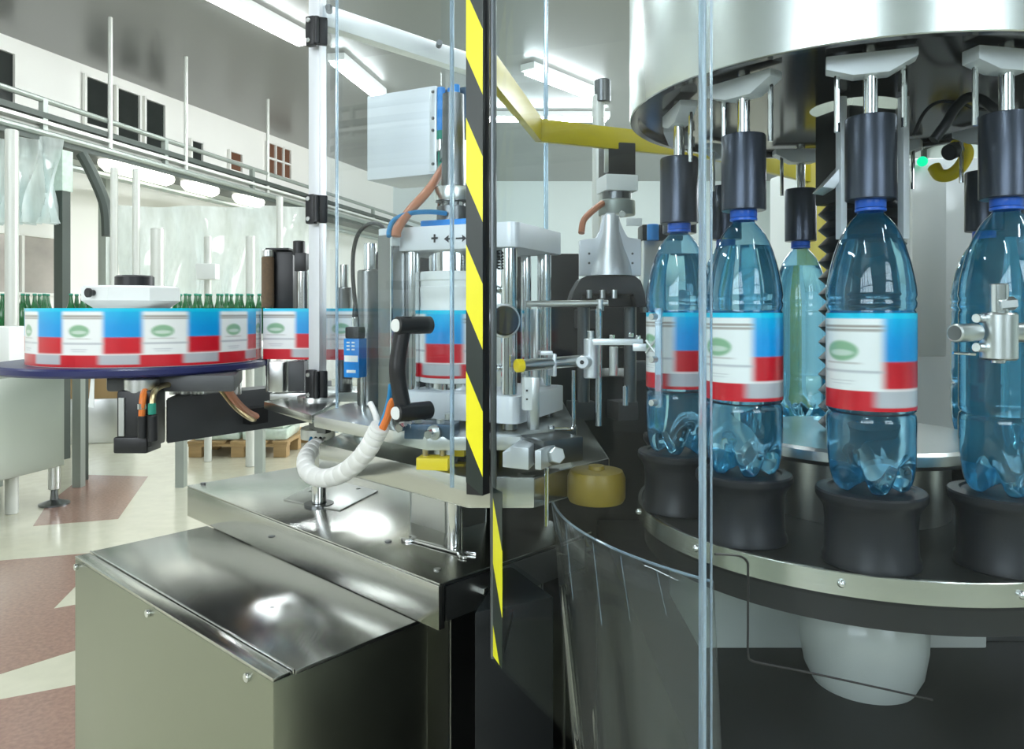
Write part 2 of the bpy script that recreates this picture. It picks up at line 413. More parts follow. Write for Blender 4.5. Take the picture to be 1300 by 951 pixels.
# ceiling lights
def ceiling_light(p0, p1, label):
    p0 = Vector(p0); p1 = Vector(p1); d = p1-p0; L = d.length; ang = math.atan2(d.y, d.x); c = (p0+p1)/2
    t = thing('ceiling_light', label, 'light', (c.x, c.y, ZC-.12), 'fluorescent ceiling lights')
    MB().box((c.x, c.y, ZC-.04), (L+.08, .2, .08), ang, .01).build('housing', 'white', t)
    MB().box((c.x, c.y, ZC-.095), (L, .15, .04), ang, .012).build('diffuser', 'lamp', t)
    return t
zl = ZC-.1-H
def cl(px0, py0, px1, py1, label):
    a = onz(px0, 2*HY-py0, -zl); b = onz(px1, 2*HY-py1, -zl)
    ceiling_light((a.x, a.y, 0), (b.x, b.y, 0), label)
cl(262, -8, 386, 56, 'long bright ceiling light left of the hinged door post')
cl(428, 80, 480, 122, 'ceiling light seen through the door above the silver box')
cl(672, 92, 762, 127, 'ceiling light seen between yellow arm and steel hood')
cl(610, 152, 770, 152, 'crosswise lamp added as a bright reflection just above the yellow arm')  # white reflection strip built as an added lamp
for i, (x, y) in enumerate(((-4.2, 1.2), (-3.4, 4.0), (-.8, 1.6), (-.2, 4.2), (2.4, 2.6), (2.9, 5.6), (-1.6, -1.6), (1.6, -1.2), (4.2, 9.0), (2.6, .3))):  # out-of-view fixtures put in to provide light; the last brightens the right background
    ceiling_light((x-.2*wd.x/wd.y, y-.65, 0), (x+.2*wd.x/wd.y, y+.65, 0), 'unseen ceiling light %s' % ('over the left aisle beside the photographer', 'over the left aisle above the label reel', 'just ahead of and above the photographer', 'above the labelling machine', 'above the bottle carousel', 'beyond and above the carousel hood', 'behind the photographer on the left', 'behind the photographer on the right', 'in the far right bay of the hall', 'added to the right of the photographer')[i])

# overhead pipe rack along the left wall
def gx(Y): return -4.1+.2286*(Y-6)
def gline(z, r, y0=3.5, y1=15.9, off=0, n=8):
    return MB().cyl((gx(y0)+off, y0, H+z), (gx(y1)+off, y1, H+z), r, n=n)
rk = thing('pipe_rack', 'grey overhead pipe rack running along the left wall', 'rack', (gx(9), 9, H+1.45))
gang = math.atan2(1, .2286)
def gbox(z, w, h, name, m, off=0):
    c = V(gx(9.7)+off, 9.7, H+z); MB().box(c, (12.6, w, h), gang).build(name, m, rk)
gline(1.80, .025).build('handrail', 'rail_green', rk)
gbox(1.665, .06, .05, 'beam', 'rail_dark')
gbox(1.60, .30, .03, 'tray', 'pale_pipe', -.1)
gline(1.545, .04, off=-.05).build('pipe', 'pale_pipe', rk)
gline(1.50, .03, off=.06).build('pipe', 'rail_green', rk)
gbox(1.455, .34, .05, 'beam', 'rail_dark', -.12)
gbox(1.490, 1.0, .02, 'soffit', 'rail_green', -.5)
gline(1.30, .03, off=-.1).build('pipe', 'rail_green', rk)
for Y in (5.0, 6.4, 7.9, 9.5, 11.3, 13.2):
    MB().box((gx(Y), Y, H+1.62), (.05, .05, .38), gang).build('bracket', 'rail_green', rk)
for px, Y in ((140, 7.1), (236, 8.2), (340, 9.85)):
    MB().cyl((xat(px, Y), Y, H+1.5), (xat(px, Y), Y, ZC), .022, n=8).build('hanger_rod', 'pale_pipe', rk)
for px, nm in ((160, 'leftmost short bulkhead lamp under the pipe rack'), (196, 'second bulkhead lamp from the left under the pipe rack'), (257, 'third bulkhead lamp from the left under the pipe rack'), (318, 'rightmost bulkhead lamp under the pipe rack, nearest the door post')):
    Y = 5.4716/((650-px)/950+.2286); c = V(gx(Y)-.02, Y, H+1.40)
    t = thing('bulkhead_lamp', nm, 'light', c, 'oval lamps under the pipe rack')
    MB().lathe(c, [(0, -.30), (.05, -.285), (.08, -.21), (.08, .21), (.05, .285), (0, .30)], 14, (.2286, 1, 0)).build('diffuser', 'lamp_warm', t)
    MB().box(c+V(0, 0, .075), (.56, .12, .05), gang).build('housing', 'rail_dark', t)

# columns, posts and brace below the rack
def post(name, px, y1, Y, w, m, label, cat='post', round_=False, zb=0):
    x = xat(px, Y); z1 = H-(y1-HY)*Y/FPX
    b = MB()
    if round_: b.cyl((x, Y, zb), (x, Y, z1), w/2, n=12)
    else: b.box((x, Y, z1/2), (w, w, z1), gang, .006)
    return tag(b.build(name, m), label, cat)
c0 = thing('steel_column', 'dark square steel column with pale sleeve under the pipe rack', 'column', (xat(79, 6.3), 6.3, 0))
MB().box((xat(79, 6.3), 6.3, 1.25), (.085, .085, 2.5), gang).build('shaft', 'rail_dark', c0)
MB().box((xat(79, 6.3), 6.3, 2.42), (.11, .11, .34), gang).build('sleeve', 'wrap', c0)
MB().tube([at(104, 196, 6.5), at(118, 222, 6.5), at(134, 262, 6.5), at(137, 300, 6.5)], .05, 8).build('brace', 'rail_dark', c0)
post('steel_post', 134, 205, 7.9, .1, 'rail_green', 'grey green steel post right of the dark column')
post('white_post', 15, 165, 4.6, .075, 'pale_pipe', 'white round post at the left picture edge', round_=True)
post('white_post', 145, 213, 5.2, .05, 'pale_pipe', 'thin white post behind the left side of the label reel hub', round_=True, zb=H-.2)
post('white_post', 173, 215, 5.25, .05, 'pale_pipe', 'thin white post behind the centre of the label reel hub', round_=True, zb=H-.2)
post('white_post', 200, 290, 5.32, .09, 'pale_pipe', 'thick white post behind the right side of the label reel hub', round_=True, zb=H-.2)
post('white_post', 264, 300, 6.2, .06, 'pale_pipe', 'white post carrying a small white box behind the green bottles', round_=True)
post('white_post', 355, 250, 6.6, .06, 'pale_pipe', 'white post just left of the hinged door post', round_=True)
post('white_post', 318, 300, 6.0, .075, 'pale_pipe', 'white post left of the brown and black roller housing', round_=True)
p = at(264, 345, 6.14); tag(MB().box(p, (.16, .1, .13), 0, .01).build('junction_box', 'white'), 'small white junction box on a white post', 'box')
# clear film hung under the rack
def film(px0, px1, yt, yb, Y0, Y1, label, seed):
    rnd = random.Random(seed); n, mrows = 60, 14; bm = MB(); t = bm.bm; g = []
    ph = [rnd.uniform(0, 6) for _ in range(4)]
    for i in range(n+1):
        u = i/n; Y = Y0+(Y1-Y0)*u; px = px0+(px1-px0)*u; col = []
        for j in range(mrows+1):
            v = j/mrows; q = at(px, yt+(yb-yt)*v, Y)
            q.y += .10*v*math.sin(u*40+ph[0]+v*3)+.06*math.sin(u*17+ph[1]-v*4)
            col.append(t.verts.new(q))
        g.append(col)
    for i in range(n):
        for j in range(mrows): t.faces.new((g[i][j], g[i+1][j], g[i+1][j+1], g[i][j+1]))
    return tag(bm.build('film_curtain', 'film'), label, 'curtain')
film(-20, 76, 175, 284, 5.9, 6.2, 'pale plastic film curtain hanging left of the dark column', 3)
film(150, 400, 262, 395, 6.6, 7.4, 'pale plastic film curtain draped behind the label reel', 5)

# far conveyor with green bottles
cv = thing('conveyor', 'grey conveyor with side rail carrying the row of green bottles', 'conveyor', (xat(160, 5.3), 5.3, 0))
MB().box((xat(150, 5.3), 5.3, H-.26), (2.6, .3, .12), 0, .01).build('bed', 'satin', cv)
MB().box((xat(150, 5.12), 5.12, H-.18), (2.6, .02, .04)).build('side_rail', 'pale_pipe', cv)
for px in (-5, 100, 230, 330):
    MB().box((xat(px, 5.3), 5.3, (H-.32)/2), (.06, .06, H-.32)).build('leg', 'rail_green', cv)
tag(MB().box((xat(6, 4.2), 4.2, H-.19), (.22, .25, .2), 0, .02).build('drive_box', 'white'), 'white drive box left of the label reel', 'box')
gp = thing('beer_bottle', 'green glass bottle in the row behind the label reel', 'bottle', (0, 0, 0), 'green bottles on the far conveyor')
MB().lathe((0, 0, 0), [(0, 0), (.03, 0), (.033, .01), (.033, .17), (.031, .195), (.024, .225), (.016, .255), (.012, .285), (.011, .30), (.013, .302), (.013, .312), (0, .312)], 14).build('body', 'green_glass', gp)
MB().lathe((0, 0, .306), [(.0135, 0), (.0135, .008), (.011, .011), (0, .011)], 14).build('crown_cap', 'teal', gp)
first = True
for row, (Y, sh) in enumerate(((5.24, 0), (5.36, 5))):
    for px in list(range(-8, 70, 13))+list(range(92, 122, 13))+list(range(224, 402, 13)):
        o = gp if first else copy_tree(gp)
        first = False
        o.location = (xat(px+sh, Y), Y+random.uniform(-.02, .02), H-.20)

# left stainless cabinet on feet
lc = thing('machine_cabinet', 'olive grey steel machine cabinet on feet at the left edge', 'cabinet', (xat(40, 5), 5, 0))
e0 = V(xat(82, 4.83), 4.83, 0); e1 = V(xat(0, 4.37), 4.37, 0); dd = (e0-e1).normalized(); bk = V(-dd.y, dd.x, 0)
far = e0-dd*2.0
MB().prism([(e0.x, e0.y), (far.x, far.y), (far.x+bk.x*.7, far.y+bk.y*.7), (e0.x+bk.x*.7, e0.y+bk.y*.7)], H-1.0, H-.40, .008).build('body', 'cabinet', lc)
for q in (e0-dd*.03+bk*.05, e0-dd*.03+bk*.62, e0-dd*.6+bk*.62, e0-dd*.8+bk*.05):
    l = MB().cyl((q.x, q.y, .1), (q.x, q.y, H-1.0), .035, n=12).build('leg', 'satin', lc)
    MB().lathe((q.x, q.y, .0), [(0, 0), (.09, 0), (.09, .012), (.025, .035), (.018, .11), (0, .11)], 14).build('foot', 'dark_steel', l)
post('grey_post', 103, 470, 5.5, .07, 'rail_dark', 'dark grey post with foot behind the steel cabinet')
tag(MB().box((xat(122, 7.2), 7.2, .42+.12), (.55, .35, .26), .2, .005).build('cardboard_box', 'carton'), 'brown cardboard box under the label reel in the background', 'box')
tag(MB().box((xat(122, 7.2), 7.2, .21), (.6, .4, .42), .2, .01).build('low_stand', 'satin'), 'low steel stand under the brown cardboard box', 'stand')
# pallet with wrapped bundles
pc = V(xat(322, 6.75), 6.75, 0)
pal = thing('wooden_pallet', 'wooden pallet on the floor loaded with wrapped bundles', 'pallet', pc)
for k in range(5): MB().box(pc+V(-.36+.18*k, 0, .125), (.13, .8, .022), 0, .003).build('deck_board', 'wood', pal)
for k in range(3): MB().box(pc+V(0, -.35+.35*k, .102), (.84, .1, .022), 0, .003).build('stringer_board', 'wood', pal)
for i in range(3):
    for j in range(3): MB().box(pc+V(-.36+.36*i, -.35+.35*j, .046), (.11, .1, .09), 0, .004).build('block', 'wood', pal)
for (dx, dz, h, nm, rot) in ((-.22, .136, .07, 'flat green white wrapped bundle on the left of the pallet', .1), (-.2, .207, .05, 'wrapped bundle lying on the left bundle of the pallet', -.15), (.2, .136, .10, 'lower wrapped bundle on the right of the pallet', .05), (.21, .237, .07, 'upper wrapped bundle on the right of the pallet', -.08)):
    b = MB().box(pc+V(dx, -.1, dz+h/2), (.38, .5, h), rot, .025)
    for v in b.bm.verts: v.co.z += .008*math.sin(v.co.x*23)*math.cos(v.co.y*31) if v.co.z > dz+h*.7 else 0
    tag(b.build('wrapped_bundle', 'wrap'), nm, 'bundle', 'wrapped bundles on the pallet')

# ================================================================== STEEL BASE
U = V(-.719, .695, 0); W = V(.695, .719, 0)           # run and depth of the base table
FC = V(-.106, 1.095, 0); LT = .885
def ground(base, a, b): q = base+U*a+W*b; return (q.x, q.y)
bt = thing('base_table', 'stainless steel base table with deep apron under the labelling machine', 'table', (FC.x, FC.y, 0))
zt = H-.40
MB().prism([ground(FC, 0, 0), ground(FC, LT, 0), ground(FC, LT, .36), ground(FC, 0, .36)], zt-.004, zt, .0015).build('top_sheet', 'steel_flat', bt)
MB().prism([ground(FC, .002, .0), ground(FC, LT, .0), ground(FC, LT, .012), ground(FC, .002, .012)], zt-.07, zt-.004, .002).build('apron', 'steel_flat', bt)
MB().prism([ground(FC, .012, .016), ground(FC, LT-.01, .016), ground(FC, LT-.01, .35), ground(FC, .012, .35)], zt-.066, zt-.006, .002).build('inner_frame', 'dark_steel', bt)
MB().prism([ground(FC, .008, .02), ground(FC, .010, .02), ground(FC, .010, .35), ground(FC, .008, .35)], zt-.064, zt-.012).build('side_plate', 'satin', bt)
for a, b in ((.07, .085), (.80, .07), (.80, .30), (.07, .30)):
    c = FC+U*a+W*b; MB().box((c.x, c.y, (zt-.07)/2), (.06, .06, zt-.07), math.atan2(U.y, U.x), .003).build('leg', 'mid_steel', bt)
q = FC+U*.008+W*.09; MB().cyl((q.x, q.y, zt-.035), (q.x-U.x*.014, q.y-U.y*.014, zt-.035), .0075, n=6).build('bolt', 'chrome', bt)
for px, py in ((405, 641), (455, 622), (493, 688), (258, 614), (555, 724), (395, 625), (345, 682)):
    q = onz(px, py, -.40); MB().cyl(q, q+V(0, 0, .0025), .006, n=12).build('screw', 'dark_steel' if px in (493, 258, 345) else 'chrome', bt)
cp = [onz(360, 634, -.398), onz(415, 607, -.398), onz(480, 623, -.398), onz(432, 648, -.398)]
MB().prism([(v.x, v.y) for v in cp], zt, zt+.0025, .001).build('cover_plate', 'satin', bt)
q = onz(405, 641, -.4); MB().lathe((q.x, q.y, zt), [(.016, .0), (.030, 0), (.030, .004), (.016, .004), (.016, 0)], 28).build('hole_ring', 'dark_steel', bt)

U2 = V(-.533, .478, 0).normalized(); W2 = V(.668, .744, 0).normalized(); FF = V(-.306, .958, 0)
def g2(a, b): q = FF+U2*a+W2*b; return (q.x, q.y)
lb = thing('low_cabinet', 'low stainless steel cabinet with hinged lid in the foreground', 'cabinet', (FF.x, FF.y, 0))
zb = H-.4705; LL = .716
MB().prism([g2(0, 0), g2(LL, 0), g2(LL, .264), g2(0, .264)], .06, zb-.006, .003).build('body', 'cab_steel', lb)
MB().prism([g2(0, 0), g2(LL, 0), g2(LL, .026), g2(0, .026)], zb-.006, zb-.001, .0015).build('front_rim', 'steel_flat', lb)
MB().prism([g2(-.004, .030), g2(LL+.004, .030), g2(LL+.004, .264), g2(-.004, .264)], zb-.006, zb, .0015).build('lid', 'lid', lb)
MB().prism([g2(-.003, .0275), g2(LL+.003, .0275), g2(LL+.003, .0295), g2(-.003, .0295)], zb-.005, zb+.002, .0006).build('lid_edge', 'chrome', lb)
for a in (.375, .06, .70):
    q = FF+U2*a; d = -W2; MB().cyl((q.x, q.y, zb-.018), (q.x+d.x*.006, q.y+d.y*.006, zb-.018), .006, n=14).build('lock', 'chrome', lb)
for a, b in ((.05, .04), (LL-.05, .04), (.05, .19), (LL-.05, .19)):
    q = FF+U2*a+W2*b; MB().cyl((q.x, q.y, 0), (q.x, q.y, .06), .025, n=12).build('foot', 'dark_steel', lb)

# dark box right of the hazard tape
db = thing('dark_cabinet', 'dark steel cabinet with greenish glass lid right of the hazard tape', 'cabinet', (0, 1.1, 0))
dp = [(-.050, 1.003), (.059, 1.058), (.0, 1.184), (-.015, 1.176)]
MB().prism(dp, 0, H-.405, .003).build('body', 'dark_case', db)
MB().prism([(-.052, 1.0), (.062, 1.058), (.001, 1.186), (-.016, 1.178)], H-.4049, H-.4, .001).build('lid', 'acrylic', db)

# double open-ended spanner on the base table
wr = [onz(519, 684, -.3965), onz(592, 704, -.3965)]
A, B = wr[0], wr[1]; ax = (B-A); ax.z = 0; Lw = ax.length; ax.normalize(); pr = V(-ax.y, ax.x, 0)
def wq(a, b): q = A+ax*a+pr*b; return (q.x, q.y)
def jaw(base, sgn, r):
    pts = []
    for k in range(13):
        an = .75+(2*PI-1.5)*k/12; pts.append((base+sgn*r*math.cos(an), r*math.sin(an)))
    pts += [(base+sgn*(r*.1), -r*.42), (base-sgn*r*.25, -r*.3), (base-sgn*r*.25, r*.3), (base+sgn*(r*.1), r*.42)]
    return [wq(*p) for p in pts]
sp = MB()
sp.prism(jaw(0, -1, .0135), zt+.001, zt+.006, .0006); sp.prism(jaw(Lw, 1, .0155), zt+.001, zt+.006, .0006)
sp.prism([wq(.009, -.0045), wq(Lw-.011, -.005), wq(Lw-.011, .005), wq(.009, .0045)], zt+.0016, zt+.0054, .001)
tag(sp.build('spanner', 'chrome'), 'double open-ended chrome spanner lying on the steel base table', 'tool')

# ================================================================== MACHINE TABLE (raised plates)
mt = thing('machine_table', 'thick steel machine table with chamfered corner on round and square legs', 'table', (-.1, 1.25, zt))
MB().prism([(-.061, 1.018), (.03, 1.018), (.15, 1.15), (.15, 1.7), (-.2, 1.75), (-.30, 1.52), (-.33, 1.278)], H-.27, H-.227, .004).build('lower_plate', 'steel_flat', mt)
MB().prism([(-.12, 1.055), (.012, 1.055), (.10, 1.15), (.10, 1.55), (-.25, 1.62), (-.32, 1.42), (-.335, 1.265)], H-.198, H-.178, .003).build('upper_plate', 'satin', mt)
for x, y in ((-.10, 1.13), (-.27, 1.36), (.03, 1.2), (-.1, 1.5)):
    MB().cyl((x, y, H-.227), (x, y, H-.198), .018, n=16).build('standoff', 'satin', mt)
q = onz(577, 697, -.40); MB().cyl((q.x, q.y, zt), (q.x, q.y, H-.27), .014, n=24).build('leg', 'chrome', mt)
q = V(-.120, 1.413, 0); MB().box((q.x, q.y, (zt+H-.27)/2), (.1, .1, .13), math.atan2(U.y, U.x), .002).build('leg', 'satin', mt)
MB().cyl((.1, 1.6, zt), (.1, 1.6, H-.27), .014).build('leg', 'chrome', mt)
# steel blocks on the right of the tape
Yb = 1.0
MB().extrude([at(638, 574, Yb), at(648, 573, Yb), at(648, 567, Yb), at(671, 569, Yb), at(671, 597, Yb), at(638, 593, Yb)], (.012, .05, 0), .001).build('stop_block', 'alu', mt)
MB().extrude([at(679, 572, .985), at(687, 572, .985), at(687, 597, .985), at(679, 596, .985)], (.03, .06, 0), .001).build('stop_block', 'alu', mt)
MB().cyl(at(700, 580, 1.02), at(708, 578, 1.0), .012, n=6).build('hex_bolt', 'satin', mt)
MB().box((.055, 1.06, H-.195), (.07, .06, .035), .6, .003).build('clamp_block', 'dark_steel', mt)
MB().cyl(at(694, 594, .97), at(694, 668, .97), .0028, n=8).build('thin_rod', 'chrome', mt)

# ================================================================== LABELLING HEAD
lh = thing('labelling_head', 'labelling head with vacuum drum between two thick aluminium slabs', 'machine', (-.066, 1.228, H-.178))
RC = V(.006, 1.09, 0); e1 = V(-.906, .423, 0); e2 = V(.423, .906, 0)
def sl(a, b): q = RC+e1*a+e2*b; return (q.x, q.y)
def rslab(a0, a1, b0, b1, z0, z1, r=.014):
    pts = []
    for (ca, cb, st) in ((a0+r, b0+r, PI), (a1-r, b0+r, 1.5*PI), (a1-r, b1-r, 0), (a0+r, b1-r, .5*PI)):
        for k in range(5):
            t = st+.5*PI*k/4; pts.append(sl(ca+r*math.cos(t), cb+r*math.sin(t)))
    return MB().prism(pts, z0, z1, .0012)
rslab(0, .248, 0, .19, H+.093, H+.13).build('upper_slab', 'alu_white', lh)
rslab(-.004, .20, -.004, .19, H-.166, H-.126).build('lower_slab', 'alu_white', lh)
for a in (.02, .18):
    for b in (.02, .17): x, y = sl(a, b); MB().cyl((x, y, H-.178), (x, y, H-.166), .012).build('foot', 'dark_steel', lh)
for a, b, r in ((.020, .018, .0125), (.022, .160, .0115), (.19, .02, .011), (.18, .165, .0115), (.06, .17, .009)):
    x, y = sl(a, b); MB().cyl((x, y, H-.126), (x, y, H+.093), r, n=28).build('column', 'chrome', lh)
DC = V(-.094, 1.205, 0)
MB().lathe((DC.x, DC.y, H), [(0, .060), (.040, .060), (.040, .093), (0, .093)], 36).build('collar', 'chrome', lh)
dr = MB().lathe((DC.x, DC.y, H), [(0, -.113), (.054, -.113), (.055, -.111), (.055, .004), (.054, .006), (.054, .022), (.055, .024), (.055, .036), (.0535, .038), (.0535, .046), (.055, .048), (.055, .058), (.053, .061), (0, .061)], 48).build('vacuum_drum', 'white', lh)
print_strip('label', [(DC.x+.0562*math.cos(t), DC.y+.0562*math.sin(t)) for t in [2*PI*i/140 for i in range(141)]], H-.105, H, dr, u0=.10)
MB().cyl((DC.x, DC.y, H-.126), (DC.x, DC.y, H-.113), .045, n=36).build('drum_base', 'chrome', lh)
# plus sign and arrows printed on the slab's front edge
def face_pt(px, py, d=.0006):
    n = V(-e1.y, e1.x, 0); n = n if n.y < 0 else -n
    dirv = V((px-CX)/FPX, 1, -(py-HY)/FPX); t = (RC.x*n.x+RC.y*n.y)/(dirv.x*n.x+dirv.y*n.y)
    return dirv*t+V(0, 0, H)+n*d
def sym(polys):
    m = MB()
    for poly in polys: m.extrude([face_pt(*p) for p in poly], face_pt(550, 300, .0012)-face_pt(550, 300, .0006))
    return m.build('printed_symbol', 'sym', lh)
sym([[(548, 301.6), (556, 301), (556, 303.4), (548, 304)], [(551, 297.5), (553, 297.5), (553, 308), (551, 308)]])
sym([[(564, 303.5), (570, 298.5), (569.5, 302.3), (577, 302), (577, 304), (569.5, 304.4), (570, 308)]])
sym([[(592.5, 302.5), (587, 298), (587.5, 301.4), (579, 301.8), (579, 303.6), (587.5, 303.4), (587, 307)]])
# dial, spring and bolted plate behind the tape edge
x0 = V(xat(634, 1.09), 1.09, 0)
MB().box((xat(630, 1.13), 1.13, H-.02), (.03, .008, .19), -.43, .001).build('bolted_plate', 'satin', lh)
for py in (367, 411, 467): MB().sphere(at(631, py, 1.115), .006).build('bolt', 'chrome', lh)
MB().tube([at(631+3.5*math.cos(k*.9), 318+k*.55, 1.11+.006*math.sin(k*.9)) for k in range(44)], .0013, 5, 3).build('spring', 'black', lh)
dl = at(633, 407, 1.085); dn = V(.35, -.93, 0)
MB().cyl(dl, dl+dn*.03, .021, n=32).build('dial', 'black', lh)
MB().lathe(dl+dn*.012, [(.0215, 0), (.0245, .002), (.0245, .012), (.0215, .014), (.0215, 0)], 32, dn).build('dial_ring', 'alu', lh)

# drive on top of the slab
dv = thing('drive_motor', 'dark cylindrical drive with blue foot on the upper slab', 'motor', (DC.x+.03, DC.y+.03, H+.13))
DM = V(-.098, 1.25, 0)
MB().box((DM.x, DM.y, H+.139), (.085, .07, .018), -.43, .002).build('foot', 'blue', dv)
MB().lathe((DM.x, DM.y, H), [(0, .148), (.028, .148), (.028, .172), (.02, .174), (.02, .18), (.03, .18), (.03, .205), (.02, .207), (.018, .36), (.012, .362), (0, .362)], 28).build('housing', 'dark_steel', dv)
MB().lathe((DM.x, DM.y, H), [(.0302, .182), (.0308, .184), (.0308, .202), (.0302, .204)], 28).build('ring', 'satin', dv)
for k in range(6): MB().cyl((DM.x+.024*math.cos(k+.3), DM.y+.024*math.sin(k+.3), H+.17), (DM.x+.024*math.cos(k+.3), DM.y+.024*math.sin(k+.3), H+.179), .003, n=8).build('bolt', 'chrome', dv)

# silver control box
bx = thing('control_box', 'brushed silver control box mounted high behind the clear door', 'box', at(510, 225, 1.42))
p0, p1 = at(466, 113, 1.43), at(553, 110, 1.36)
d = p1-p0; d.z = 0; Lb = d.length; d.normalize(); bkk = V(-d.y, d.x, 0); zlo = H+.248; zhi = H+.409
def bb(a, b): q = p0+d*a+bkk*b; return (q.x, q.y)
MB().prism([bb(0, 0), bb(Lb, 0), bb(Lb, .11), bb(0, .11)], zlo, zhi, .002).build('case', 'alu_white', bx)
MB().prism([bb(Lb-.012, -.002), bb(Lb+.003, -.002), bb(Lb+.003, .11), bb(Lb-.012, .11)], zlo+.005, zhi-.004, .001).build('end_plate', 'alu', bx)
for z in (zhi-.012, zhi-.06, zhi-.082, zlo+.018):
    q = bb(Lb-.004, -.003); MB().sphere((q[0], q[1], z), .003, 8).build('screw', 'dark_steel', bx)
q = bb(Lb+.03, .05); MB().box((q[0], q[1], zhi-.045), (.05, .07, .08), math.atan2(d.y, d.x), .003).build('connector_plate', 'steelblue', bx)
for i, (a, b) in enumerate(((.012, .0), (.026, .012), (.044, -.002))):
    q = bb(Lb+a, b)
    k = MB().cyl((q[0], q[1], zhi-.085), (q[0], q[1], zhi-.006), .0075, n=14).build('connector', 'blue', bx)
    MB().cyl((q[0], q[1], zhi-.1), (q[0], q[1], zhi-.084), .0082, n=14).build('sleeve', 'teal' if i < 2 else 'salmon', k)
    MB().cyl((q[0], q[1], zhi-.122), (q[0], q[1], zhi-.1), .0085, n=14).build('nut', 'chrome', k)
    if i < 2: MB().cyl((q[0], q[1], zlo-.002), (q[0], q[1], zhi-.122), .006, n=12).build('plug', 'teal', k)
q = bb(Lb*.7, .08); MB().box(((q[0]+DM.x)/2, (q[1]+DM.y)/2, zlo+.03), (.02, .18, .02), .2).build('arm', 'dark_steel', bx)
qa = bb(Lb+.044, -.002)
tag(MB().tube([(qa[0], qa[1], zhi-.12), (qa[0]-.001, qa[1]-.005, zhi-.15), at(567, 208, 1.30), at(545, 240, 1.24), at(520, 268, 1.19), at(505, 290, 1.15), at(503, 300, 1.145)], .0075, 12).build('cable', 'salmon'), 'thick brown orange cable from the control box to the steel post', 'cable')
tag(MB().tube([at(566, 271, 1.22), at(545, 269, 1.2), at(520, 271, 1.18), at(500, 280, 1.16), at(494, 293, 1.15), at(494, 300, 1.145)], .004, 10).build('tube', 'blue_tube'), 'thin blue tube from the drive to the top of the post', 'tube')

# bright steel angle post behind the handle
ap = thing('angle_post', 'upright steel angle post just behind the black door handle', 'post', (xat(497, 1.165), 1.17, H-.178))
pc_ = V(xat(497, 1.165), 1.165, 0)
MB().box((pc_.x-.0125, pc_.y+.012, H-.03), (.030, .004, .296), -.75, .0008).build('flange', 'mid_steel', ap)
MB().box((pc_.x+.011, pc_.y+.014, H-.03), (.032, .004, .296), .9, .0008).build('flange', 'mid_steel', ap)
MB().cyl((pc_.x, pc_.y, H-.178), (pc_.x, pc_.y, H+.118), .0025, n=10).build('edge', 'chrome', ap)
MB().box((pc_.x+.004, pc_.y+.003, H+.112), (.014, .014, .024), .5, .002).build('clip', 'alu', ap)

# blue optical sensor with cable
se = thing('optical_sensor', 'blue box sensor with black top hanging behind the clear door', 'sensor', at(450, 482, 1.31))
sc_ = V(xat(451, 1.31), 1.31, 0)
MB().box((sc_.x, sc_.y, H-.083), (.031, .026, .068), -.35, .002).build('case', 'blue', se)
MB().box((sc_.x, sc_.y, H-.039), (.028, .024, .021), -.35, .004).build('top', 'black', se)
sa = V(math.cos(-.35), math.sin(-.35), 0); sn = V(sa.y, -sa.x, 0)
q = sc_+sn*.0132
MB().box((q.x, q.y, H-.084), (.027, .0008, .011), -.35).build('print_band', 'white', se)
for k in range(3):
    for c in range(2): q2 = q+sa*(-.006+.010*c); MB().box((q2.x, q2.y, H-.056-.006*k), (.006, .0008, .0028), -.35).build('print_mark', 'white', se)
MB().box((q.x, q.y, H-.106), (.018, .0008, .005), -.35).build('print_mark', 'white', se)
MB().cyl((sc_.x, sc_.y, H-.03), (sc_.x, sc_.y, H-.012), .0065, n=10).build('nut', 'chrome', se)
MB().cyl((sc_.x, sc_.y, H-.014), (sc_.x, sc_.y, H+.012), .0058, .004, n=12).build('plug', 'black', se)
MB().tube([(sc_.x, sc_.y, H+.012), at(448, 350, 1.31), at(449, 318, 1.31), at(456, 295, 1.29), at(470, 284, 1.26), at(483, 286, 1.22), at(491, 297, 1.19)], .0036, 10).build('cable', 'black', se)
MB().cyl((sc_.x+.012, sc_.y+.01, H-.178), (sc_.x+.012, sc_.y+.01, H-.117), .005, n=14).build('stand_rod', 'chrome', se)

# steel guide roller and dark roller behind the sensor
for px, Y, r, zt_, nm in ((470, 1.40, .024, .075, 'large polished steel guide roller behind the blue sensor'), (437, 1.64, .018, .05, 'dark steel guide roller beside the hinge post')):
    t = thing('guide_roller', nm, 'roller', (xat(px, Y), Y, H-.178)); x = xat(px, Y)
    MB().cyl((x, Y, H-.178), (x, Y, H+zt_), r, n=32).build('sleeve', 'mid_steel' if px == 470 else 'dark_steel', t)
    MB().cyl((x, Y, H+zt_), (x, Y, H+zt_+.05), r*.5, n=24).build('spindle', 'chrome', t)
# dark housing behind the roller
hs = thing('gear_housing', 'dark gear housing behind the steel angle post', 'housing', (-.2, 1.5, H-.178))
MB().prism([(xat(476, 1.5), 1.5), (xat(600, 1.5), 1.5), (xat(600, 1.5), 1.56), (xat(470, 1.5), 1.56)], H-.178, H+.118, .004).build('case', 'dark_case', hs)
for k in range(4):
    MB().cyl((xat(486, 1.5), 1.502, H-.10+.05*k), (xat(486, 1.5), 1.493, H-.10+.05*k), .006, n=6).build('bolt', 'satin', hs)

